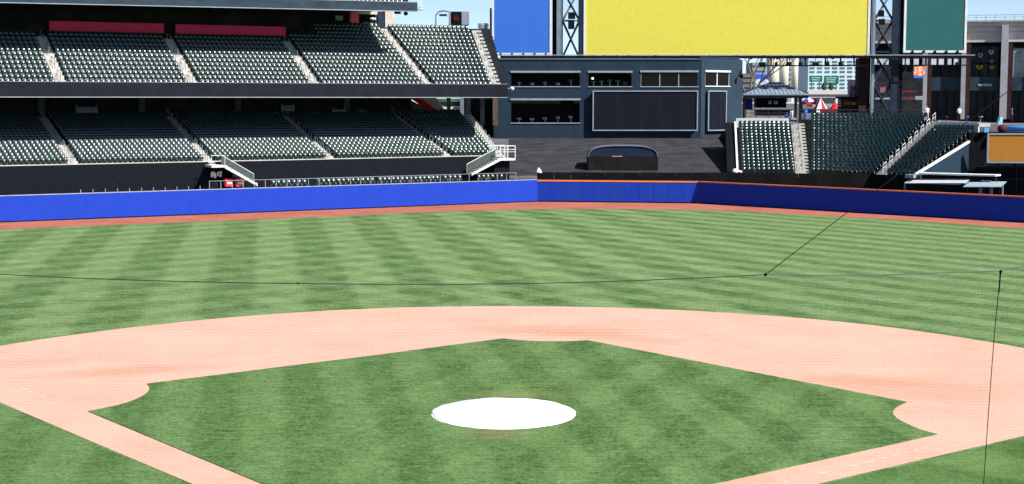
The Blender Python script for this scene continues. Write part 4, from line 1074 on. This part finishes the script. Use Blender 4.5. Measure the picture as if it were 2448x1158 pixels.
# ------------------------------------------------------------------ brick and column building at the right
Pm = Plane(at(2200, 200, 226).x, 226, atan2(-1, 3.3))
rb_ = thing('building', 'brick and stone building with tall columns behind the teal display board', 'building', Pm.pt(2300, 300))
stone = mat('grey tan stone', (.56, .50, .46), .85, .15, .8); brick = mat('dark red brick', (.045, .022, .021), .9, .4, 2); dglass = mat('dark shop glass', (.015, .018, .022), .12, .5, .5)
band = mat('slate band', (.035, .055, .075), .6, .2, .6)
def mbox(name, m, x0_, x1_, y0_, y1_, d0, d1, parent=rb_, label=None):
    mb = MB(); Pm.box(mb, x0_, x1_, y0_, y1_, d0, d1); return mb.build(name, m, parent, label=label)
mbox('core', 'interior', 2085, 2640, 60, 300, 2.5, 9)
mbox('cornice', mat('pale cornice', (.42, .42, .42), .8, .1), 2085, 2640, 49, 53, -.5, 1.4)
mbox('frieze', stone, 2085, 2640, 53.5, 64, -.1, 1.2); mbox('frieze', stone, 2085, 2640, 64.5, 76, .15, 1.2); mbox('frieze', stone, 2085, 2640, 76.4, 101, .3, 1.2)
mbox('window_header', 'black', 2085, 2640, 101.5, 110, .6, 1.2)
cols_px = [(2205, 2217), (2298, 2309), (2392, 2409), (2494, 2512), (2610, 2630)]
cells = [(2100, 2204), (2222, 2296), (2318, 2388), (2418, 2490), (2522, 2606)]
for (a, b_), (c, d) in zip(cols_px, cells):
    s0_, s1_, _, _ = Pm.ext(a, b_, 60, 280)
    mb = MB(); z0_, z1_ = Pm.hit(a, 285)[1], Pm.hit(a, 60)[1]; Pm.bx(mb, s0_, s1_, z0_, z1_, -.55, .5); mb.build('column', mat('grey stone column', (.38, .38, .40), .8, .15, 1), rb_)
    mb = MB(); Pm.bx(mb, s1_ + .01, s1_ + .65, z0_, Pm.hit(a, 105)[1], -.1, .9); mb.build('brick_pier', brick, rb_)
for i, (c, d) in enumerate(cells):
    wv = mbox('window', dglass, c, d, 110.5, 184, .9, 1.0)
    w_ = (d - c)
    mb = MB()
    for f in (0, .36, .66, 1): Pm.box(mb, c + w_ * f - 1.2, c + w_ * f + 1.2, 110.5, 184, .78, .88)
    Pm.box(mb, c, d, 150, 152, .8, .87); mb.build('frame', 'black', wv)
    mbox('band', band, c - 2, d + 2, 184.5, 217, .35, 1.1)
    mbox('shop_front', dglass, c, d, 217.5, 290, 1.2, 1.3)
    mb = MB()
    for f in (.25, .55, .8): Pm.box(mb, c + w_ * f - 1, c + w_ * f + 1, 218, 290, 1.0, 1.15)
    mb.build('mullions', 'black', rb_)
mb = MB(); Pm.box(mb, 2422, 2450, 116, 186, .7, .77); mb.build('pale_reflection_pane', mat('painted pale reflection', (.30, .36, .35), .4, .4, .4), rb_, label='pale pane painted with a reflection of trees at the right edge')  # window reflection painted as a pale pane
# roof railing
mb = MB(); s0_, s1_ = Pm.hit(2090, 45)[0], Pm.hit(2640, 30)[0]; zr0 = Pm.hit(2320, 49)[1]
a = s0_
while a < s1_: mb.bar(Pm.P(a, zr0, 0), Pm.P(a, zr0 + .75, 0), .04, 4); a += 1.35
mb.bar(Pm.P(s0_, zr0 + .75, 0), Pm.P(s1_, zr0 + .75, 0), .04, 4); mb.bar(Pm.P(s0_, zr0 + .4, 0), Pm.P(s1_, zr0 + .4, 0), .03, 4)
mb.build('roof_rail', 'frame', rb_)
def text(body, name, size, loc, th, m, parent=None, ext_=.02):
    cu = bpy.data.curves.new(name, 'FONT'); cu.body = body; cu.size = size; cu.extrude = ext_; cu.align_x = 'CENTER'; cu.align_y = 'CENTER'; cu.offset = size * .02
    o_ = bpy.data.objects.new(name, cu); COL.objects.link(o_)
    dg = bpy.context.evaluated_depsgraph_get(); me = bpy.data.meshes.new_from_object(o_.evaluated_get(dg)); bpy.data.objects.remove(o_)
    me.materials.clear(); me.materials.append(gm(m) if isinstance(m, str) else m)
    o_ = bpy.data.objects.new(name, me); COL.objects.link(o_); o_.parent = parent; o_.location = Vector(loc) - wloc(parent); o_.rotation_euler = (pi / 2, 0, th)
    return o_
text('verizon', 'lettering', .66, Pm.pt(2355, 203, .30), Pm.th, 'white', rb_)
for (x, y, w_, h_, c, lab) in ((2344, 132, 11, 11, (.30, .32, .45), 'l'), (2370, 124, 12, 11, (.45, .45, .5), 'c'), (2342, 160, 16, 9, (.35, .35, .03), 'y'), (2372, 161, 12, 7, (.35, .35, .03), 'y2'), (2371, 146, 11, 7, (.22, .2, .3), 'p')):
    mb = MB(); c_ = Pm.pt(x, y, .72); rr = w_ / 2 / FPX * 222; r2_ = h_ / 2 / FPX * 222
    for k in range(14):
        a0, a1 = 2 * pi * k / 14, 2 * pi * (k + 1) / 14
        def q_(a_, s): return c_ + Pm.u * (rr * s * cos(a_)) + Vector((0, 0, r2_ * s * sin(a_) * (1 + .3 * sin(3 * a_))))
        mb.add([q_(a0, 1), q_(a1, 1), q_(a1, .45), q_(a0, .45)], [(0, 1, 2, 3)])
    mb.build('window_emblem', mat('emblem ' + lab, c, .7), rb_)
# orange banner and red sign boards hung below the teal board
ob = thing('banner', 'orange and blue banner hanging left of the first stone column', 'banner', Pm.pt(2199, 188))
Pob = Plane(0, 205)
mb = MB(); Pob.box(mb, 2185, 2211, 158, 181, 0, .08)
m_, nt, bs = nodes_of('banner print'); f = noise(nt, pos(nt), 2.2, 2, .5); nt.links.new(ramp(nt, f, [(.42, (.75, .14, .04)), (.52, (.80, .30, .16)), (.60, (.85, .62, .45))]), bs.inputs['Base Color']); mb.build('orange_cloth', m_, ob)
mb = MB(); Pob.box(mb, 2185, 2208, 181.3, 187, 0, .08); mb.build('blue_strip', mbl, ob)
mb = MB(); mb.bar(Pob.pt(2185, 157.5), Pob.pt(2211, 157.5), .06, 5); mb.build('hanging_bar', 'black', ob)
for (a, b_, y0_, y1_, mm, lab) in ((2145, 2191, 217, 221, mat('crimson strip light', (.16, .012, .03), .6), 'long crimson strip on the dark wall left of the first stone column'), (2148, 2186, 232, 239, mat('maroon shop sign', (.10, .03, .045), .6, .5, 3), 'maroon and white shop sign below the crimson strip'), (2188, 2208, 230, 239, 'frame', 'pale grey shop sign beside the first stone column'), (2092, 2130, 234, 238, 'frame', 'pale ledge sign between the right tower legs'), (2104, 2118, 208, 222, mat('red white sign', (.20, .10, .12), .6, .7, 3), 'red and white poster between the right tower legs')):
    mb = MB(); Plane(0, 208).box(mb, a, b_, y0_, y1_, 0, .15); tag(mb.build('shop_sign', mm), lab, 'sign')
mb = MB(); Plane(0, 212).box(mb, 2084, 2206, 158, 290, 0, .3); shopw = tag(mb.build('shop_wall', mat('near black shop wall', (.014, .016, .02), .7, .6, 1)), 'near black shop wall behind the right steel tower', 'wall')
mpale = mat('pane with painted bright reflection', (.42, .47, .50), .4, .25, .6)  # bright reflection in the windows put into the pane colour
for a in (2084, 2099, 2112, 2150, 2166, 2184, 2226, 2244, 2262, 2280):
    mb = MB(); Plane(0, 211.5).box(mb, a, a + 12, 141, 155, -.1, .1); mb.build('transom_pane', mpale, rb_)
# lower legs: lattice between, sunlit patches
# ------------------------------------------------------------------ right hand block: board, padding, bullpen roofs
rk = thing('side_stand', 'dark block at the right edge carrying the brown board', 'stand', at(2430, 460, 166))
Py = Plane(at(2332, 400, 168).x, 168, radians(-8))
mb = MB(); Py.box(mb, 2318, 2640, 318, 470, .5, 6); mb.build('dark_wall', 'black', rk)
mb = MB(); Py.box(mb, 2340, 2640, 398, 402, .3, .48); Py.box(mb, 2340, 2640, 428, 431, .3, .48)
for x in (2352, 2390, 2430, 2480): Py.box(mb, x, x + 3, 390, 468, .35, .49)
mb.build('structure_bars', mat('very dark steel', (.02, .022, .026), .6), rk)
bb_ = thing('blank_board', 'blank brown board with grey frame at the right edge', 'board', Py.pt(2430, 388))
Pf = Plane(at(2357, 350, 166.6).x, 166.6, radians(-6))
mb = MB(); Pf.box(mb, 2360, 2600, 322, 386, -.6, -.3); mb.build('face', mat('brown board face', (.36, .155, .025), .7, .08, 4), bb_)
s0_, s1_, z0_, z1_ = Pf.ext(2357, 2603, 319, 390)
mb = MB(); t_ = .16
for (a, b_, c, e) in ((s0_, s1_, z0_, z0_ + t_), (s0_, s1_, z1_ - t_, z1_), (s0_, s0_ + t_, z0_ + t_, z1_ - t_), (s1_ - t_, s1_, z0_ + t_, z1_ - t_)): Pf.bx(mb, a, b_, c, e, -.7, -.25)
mb.build('frame', 'frame', bb_)
ltb = mat('light blue vinyl', (.10, .32, .78), .5, .1)
mb = MB(); mb.bar(Py.pt(2404, 308, 0), Py.pt(2600, 306, 0), .34, 10); tag(mb.build('tarp_roll', ltb, None, True), 'long light blue roll lying on top of the brown board', 'roll')
mb = MB(); c = Py.pt(2396, 308, 0); mb.lathe(c + Vector((0, 0, -.45)), [(.3, 0), (.55, .3), (.5, .7), (.2, .9)], 10); tag(mb.build('maroon_bag', mat('maroon bag', (.10, .02, .03), .7), None, True), 'round maroon bag beside the light blue roll', 'bag')
mb = MB(); Py.box(mb, 2353, 2364, 306, 317, 0, .6); tag(mb.build('cooler', mat('sky blue box', (.12, .42, .80), .5)), 'small sky blue box at the left end of the light blue roll', 'box')
mb = MB(); mb.prism([Py.pt(2386, 298), Py.pt(2396, 298), Py.pt(2398, 282), Py.pt(2392, 279)], (0, .7, 0)); tag(mb.build('folded_parasol', mat('pale cyan cloth', (.35, .66, .75), .6)), 'pale cyan folded parasol above the maroon bag', 'parasol')
mb = MB(); Py.box(mb, 2345, 2372, 296, 304, 1.2, 1.8); tag(mb.build('white_box', 'white'), 'white box at the end of the white wall behind the right block', 'box')
bp = thing('bullpen_shelter', 'low bench shelter with thin white roofs behind the orange topped wall', 'shelter', at(2240, 460, 157))
Pz1 = Plane(at(2160, 430, 160).x, 160.5, radians(-34))
mb = MB(); Pz1.box(mb, 2164, 2185, 418, 426, -.1, 1.4); mb.build('end_block', 'frame', bp)
mb = MB(); Pz1.box(mb, 2190, 2376, 417, 420.5, .6, 2.6); mb.build('upper_roof', 'white', bp)
mb = MB(); Pz1.box(mb, 2195, 2370, 421, 432, 1.2, 2.2); mb.build('back_wall', 'black', bp)
def lean(x0_, x1_, ya, yb, d0, d1, m, name):
    a, b_, c, d = Pz1.pt(x0_, yb), Pz1.pt(x1_, yb), Pz1.pt(x1_, ya), Pz1.pt(x0_, ya)
    mb = MB(); q = [a, b_, b_ + Pz1.n * (d1 - d0) + Vector((0, 0, c.z - b_.z)), a + Pz1.n * (d1 - d0) + Vector((0, 0, d.z - a.z))]
    q = [v_ + Pz1.n * d0 for v_ in q]; mb.prism(q, (0, 0, .08)); return mb.build(name, m, bp)
lean(2166, 2312, 431, 439, -.6, 1.1, mat('grey bench roof', (.42, .43, .45), .6, .15), 'lower_roof')
lean(2312, 2400, 437, 447, -1.4, .9, mat('slate canopy', (.28, .34, .38), .5, .12), 'canopy')
mb = MB(); Pz1.box(mb, 2166, 2310, 441, 470, .2, .4); mb.build('bench_back', 'black', bp)
for x in (2163, 2342, 2368, 2396): mb = MB(); Pz1.box(mb, x, x + (6 if x in (2342, 2368) else 3), 440, 475, -.3, -.05); mb.build('post', mat('slate post', (.16, .21, .25), .6), bp)
mb = MB(); Pz1.box(mb, 2340, 2362, 432, 437, .8, 1.1); mb.build('vent', 'frame', bp)

# ------------------------------------------------------------------ people, a few pixels tall each
def person(p, label, shirt, trousers, lean_=0.0, arm=0, face=pi, seed=0):
    """standing figure: one continuous skinned body, 1.75 m"""
    J = [(0, 0, .95), (0, 0, 1.18), (0, 0, 1.42), (0, 0, 1.53), (0, -.01, 1.66), (0, 0, 1.74),
         (.10, 0, .90), (.12, -.02, .50), (.13, 0, .08), (.13, -.12, .03), (-.10, 0, .90), (-.12, .02, .50), (-.13, .02, .08), (-.13, -.10, .03),
         (.19, 0, 1.40), (.25, .02, 1.13), (.25, -.10, .90 + .25 * arm), (-.19, 0, 1.40), (-.26, .02, 1.13), (-.24, -.08, .90)]
    E_ = [(0, 1), (1, 2), (2, 3), (3, 4), (4, 5), (0, 6), (6, 7), (7, 8), (8, 9), (0, 10), (10, 11), (11, 12), (12, 13), (2, 14), (14, 15), (15, 16), (2, 17), (17, 18), (18, 19)]
    Rr = [.15, .14, .15, .06, .10, .08, .10, .07, .05, .04, .10, .07, .05, .04, .07, .05, .035, .07, .05, .035]
    me = bpy.data.meshes.new('person'); me.from_pydata(J, E_, []); ob_ = bpy.data.objects.new('person', me); COL.objects.link(ob_)
    md = ob_.modifiers.new('s', 'SKIN')
    for v_, r in zip(me.skin_vertices[0].data, Rr): v_.radius = (r, r * .8)
    me.skin_vertices[0].data[0].use_root = True
    ob_.modifiers.new('d', 'SUBSURF').levels = 1
    dg = bpy.context.evaluated_depsgraph_get(); m2 = bpy.data.meshes.new_from_object(ob_.evaluated_get(dg)); bpy.data.objects.remove(ob_)
    m2.materials.clear()
    for mm in (mat('skin tone', (.35, .20, .14), .6), mat('shirt %s' % seed, shirt, .8), mat('trousers %s' % seed, trousers, .8), mat('dark hair', (.03, .02, .015), .7)): m2.materials.append(mm)
    for pl_ in m2.polygons:
        c = pl_.center; pl_.material_index = 2 if c.z < .93 else (1 if c.z < 1.48 and not (abs(c.x) > .2 and c.z < 1.08) else (3 if c.z > 1.69 or (c.z > 1.6 and c.y > .02) else 0)); pl_.use_smooth = True
    o_ = bpy.data.objects.new('person', m2); COL.objects.link(o_); o_.location = p; o_.rotation_euler = (lean_, 0, face + pi)
    return tag(o_, label, 'person')
def foot(px_, Y, z): p = at(px_, 250, Y); p.z = z; return p
person(foot(2217, 178, 9.0), 'person in white standing at the top of the right hand stair of the right stand', (.75, .75, .78), (.62, .64, .68), seed=1)
person(foot(1893, 196, zt_), 'person in white with dark hair standing right of the bar in the gazebo', (.72, .72, .72), (.60, .6, .6), face=pi + .5, arm=1, seed=2)
person(foot(1881, 187.9, 8.2), 'person in blue standing by the railing in front of the gazebo', (.04, .12, .55), (.03, .07, .30), seed=3)
person(foot(1926, 192, zt_), 'person in blue and white below the blue and white parasol', (.10, .25, .75), (.05, .1, .5), face=pi - .6, arm=1, seed=4)
person(foot(1956, 196, zt_), 'person in pale clothes under the pointed red and white parasol', (.72, .68, .60), (.3, .3, .35), seed=5)
person(foot(2420, 186, zt_ + .2), 'person in navy shirt near the last stone column at the right edge', (.04, .05, .30), (.02, .02, .03), face=pi + 1, seed=6)
person(foot(2294, 184, 8.9), 'person in white seen past the second stone column', (.7, .7, .68), (.05, .05, .06), seed=7)
# tables and clutter along the terrace rail
for i, (x, c, lab) in enumerate(((2232, (.03, .03, .04), 'black bar stool nearest the person in white'), (2262, (.14, .02, .03), 'maroon bar stool between two black ones'), (2312, (.05, .13, .45), 'blue bar stool below the second stone column'), (2345, (.35, .3, .22), 'tan bar stool below the window lettering'))):
    c_ = foot(x, 184, 8.5); mb = MB(); mb.lathe(c_, [(.26, 0), (.05, .06), (.05, .8), (.3, .84), (.3, .95)], 10); tag(mb.build('bar_stool', mat(lab, c, .6), None), lab, 'stool', 'bar stools along the terrace')

# ------------------------------------------------------------------ seats
m_, nt, bs = nodes_of('glossy green seat plastic')
oi = nt.nodes.new('ShaderNodeNewGeometry')
rr_ = ramp(nt, oi.outputs['Random Per Island'], [(0, (.003, .016, .013)), (1, (.006, .026, .021))])
nt.links.new(rr_, bs.inputs['Base Color']); bs.inputs['Roughness'].default_value = .27; bs.inputs['Specular IOR Level'].default_value = .8
MSEAT = m_
def seat_mesh():
    """folded tip-up seat: curved shell back, tipped-up pan, two side standards. Faces -y."""
    V, F = [], []
    def grid(nx, nz, fn, flip=False):
        o_ = len(V)
        for j in range(nz + 1):
            for i in range(nx + 1): V.append(fn(i / nx, j / nz))
        for j in range(nz):
            for i in range(nx):
                a = o_ + j * (nx + 1) + i; q = (a, a + 1, a + nx + 2, a + nx + 1); F.append(q[::-1] if flip else q)
    w = .43
    def back(u, v):       # backrest front face, slightly dished, leaning back, rounded top
        x = (u - .5) * w * (1 - .18 * max(0, v - .6) / .4); z = .46 + .42 * v - .035 * (2 * u - 1) ** 2 * (v > .9)
        return (x, .03 + .10 * v - .045 * (1 - (2 * u - 1) ** 2) * -1 * .3, z)
    def pan(u, v):        # tipped-up pan: bulging underside faces the field
        x = (u - .5) * w * .90; z = .36 + .36 * v
        bul = (1 - (2 * u - 1) ** 2) * .054 + (1 - (2 * v - 1) ** 2) * .05
        return (x, -.07 + .05 * v - bul, z)
    def panb(u, v):
        p = pan(u, v); return (p[0], p[1] + .05 + .07 * 0, p[2])
    grid(2, 3, back); grid(2, 1, lambda u, v: (back(u, 1)[0], back(u, 1)[1] + .03 * v, back(u, 1)[2] - .0))
    grid(2, 1, lambda u, v: (back(u, v)[0], back(u, v)[1] + .03, back(u, v)[2]), True)
    grid(5, 4, pan)
    grid(1, 1, lambda u, v: (pan(u, 1)[0], pan(u, 1)[1] + .06 * v, pan(u, 1)[2]))
    for sx in (-1, 1):
        x0 = sx * .235
        for (y0, y1, z0, z1) in ((-.02, .07, 0, .56),):
            o_ = len(V); V.extend([(x0 - .02, y0, z0), (x0 + .02, y0, z0), (x0 + .02, y1, z0), (x0 - .02, y1, z0), (x0 - .02, y0, z1), (x0 + .02, y0, z1), (x0 + .02, y1, z1), (x0 - .02, y1, z1)])
            F.extend([tuple(o_ + i for i in q) for q in ((0, 1, 5, 4), (1, 2, 6, 5), (2, 3, 7, 6), (3, 0, 4, 7), (4, 5, 6, 7))])
    return V, F
SV, SF = seat_mesh()
me = bpy.data.meshes.new('stadium_seat'); me.from_pydata(SV, [], SF); me.materials.append(MSEAT)
me.polygons.foreach_set('use_smooth', [True] * len(me.polygons)); me.update()
def seen(s):
    px_ = pxof((s[0], s[1], s[2] + .5)); py_ = CYP - FPX * ((-(s[1]) * sin(PIT) + (s[2] + .5 - CH) * cos(PIT)) / (s[1] * cos(PIT) + (s[2] + .5 - CH) * sin(PIT)))
    return 2 < px_ < 2446 and py_ > 1
SEATS = [s for s in SEATS if pxof(s[:3]) > -260]
order = sorted(range(len(SEATS)), key=lambda i: (not (seen(SEATS[i]) and SEATS[i][4][0] != 'top'), SEATS[i][1]))
single = set(order[:300])
SEC = {'lower': 'lower deck', 'upper': 'upper deck'}
used = {}
for i in sorted(single):
    x, y, z, th, (pl_, si, k, j, n_) = SEATS[i]
    # count from the right hand aisle of the block, which is in the photo
    fr_ = n_ - 1 - j
    if pl_ == 'wall': lab = 'green seat, %s from left in the %s cluster of the front row above the blue wall' % (ordn(j), ORD[si])
    elif pl_ == 'right': lab = 'green seat %s from right, row %s from front, %s block of the right stand' % (ordn(fr_), ordn(k), ('left', 'middle', 'right')[si])
    else: lab = 'green seat, %s from right in row %s from front, %s block of the %s' % (ordn(fr_), ordn(k), ('leftmost', 'second', 'third', 'fourth', 'rightmost')[si], SEC[pl_])
    o_ = bpy.data.objects.new('stadium_seat', me); COL.objects.link(o_); o_.location = (x, y, z); o_.rotation_euler = (0, 0, th)
    tag(o_, lab, 'seat', 'green stadium seats')
import numpy as np
sv = np.array(SV, dtype=np.float64); nv = len(SV)
rest = [SEATS[i] for i in range(len(SEATS)) if i not in single]
allv = np.zeros((len(rest), nv, 3)); 
for i, s in enumerate(rest):
    c, s_n = cos(s[3]), sin(s[3])
    allv[i, :, 0] = sv[:, 0] * c - sv[:, 1] * s_n + s[0]; allv[i, :, 1] = sv[:, 0] * s_n + sv[:, 1] * c + s[1]; allv[i, :, 2] = sv[:, 2] + s[2]
allf = []
for i in range(len(rest)):
    o0 = i * nv
    allf += [tuple(a + o0 for a in f) for f in SF]
mr = bpy.data.meshes.new('stadium_seats'); mr.from_pydata(allv.reshape(-1, 3).tolist(), [], allf); mr.materials.append(MSEAT)
mr.polygons.foreach_set('use_smooth', [True] * len(mr.polygons)); mr.update()
ro = bpy.data.objects.new('stadium_seats', mr); COL.objects.link(ro); ro['kind'] = 'stuff'
tag(ro, 'the many further rows of dark green folding seats in both stands', 'seats')
print('seats', len(SEATS))

# ------------------------------------------------------------------ protective net hung between the camera and the infield
YN = 12.0
net = thing('backstop_net', 'fine dark protective net hung from thin cables across the foreground', 'net', at(1224, 1158, YN))
mc_ = mat('dark cable', (.006, .008, .008), .8, .2, spec=.02)
top = [(-150, 647), (0, 656), (180, 665), (400, 672.5), (640, 677.5), (900, 680), (1100, 680), (1300, 677.5), (1500, 672), (1680, 664.5), (1830, 657)]
mb = MB(); mb.path([at(x, y, YN) for x, y in top], .0042, 6); mb.build('top_cable', mat('worn grey green cable', (.035, .05, .045), .7, .3), net)
mb = MB(); mb.path([at(x, y, YN) for x, y in [(1830, 657), (2000, 659), (2120, 657.5), (2260, 652), (2392, 648), (2500, 626)]], .0042, 6); mb.build('top_cable', mat('grey cable', (.12, .125, .12), .5, .2), net)
mb = MB(); mb.path([at(1830, 657, YN), at(2010, 520, YN + .6), at(2120, 437, YN + 1), at(2600, 75, YN + 3)], .0034, 6); mb.build('stay_cable', mc_, net)
mb = MB(); mb.path([at(2392, 650, YN), at(2377, 800, YN), at(2362, 1000, YN), at(2350, 1180, YN), at(2346, 1260, YN)], .0033, 6); mb.bar(at(2392, 650, YN), at(2388, 700, YN), .006, 6); mb.build('drop_cable', mc_, net)
for (x, y) in ((1830, 657), (2392, 650), (712, 678)):
    mb = MB(); c = at(x, y, YN); rr = .013 if x != 712 else .008; mb.lathe(c, [(rr * .4, -rr), (rr, -rr * .5), (rr, rr * .5), (rr * .4, rr)], 8); mb.build('knot', mc_, net)
mb = MB(); tw = .00032
topz = [(at(x, y, YN).x, at(x, y, YN).z) for x, y in top] + [(at(x, y, YN).x, at(x, y, YN).z) for x, y in [(2120, 657.5), (2392, 648), (2500, 626)]]
def ztop(x):
    for (a, za), (b_, zb_) in zip(topz, topz[1:]):
        if a <= x <= b_: return za + (zb_ - za) * (x - a) / (b_ - a)
    return topz[0][1]
x = topz[0][0]; zbt = at(1224, 1200, YN).z
def thread(p, q): mb.bar(p, q, tw, 3)
xm = at(2490, 700, YN).x
while x < xm: thread((x, YN, zbt), (x, YN, ztop(x))); x += .024
z = zbt
while z < 10.02:
    # only where below the sagging cable
    xs = topz[0][0]; seg = None; xx = xs
    while xx < xm:
        if ztop(xx) > z: seg = xx if seg is None else seg
        elif seg is not None: thread((seg, YN, z), (xx, YN, z)); seg = None
        xx += .1
    if seg is not None: thread((seg, YN, z), (xm, YN, z))
    z += .024
mb.build('netting', mat('green black twine', (.03, .05, .035), .8, .1), net, kind='stuff')
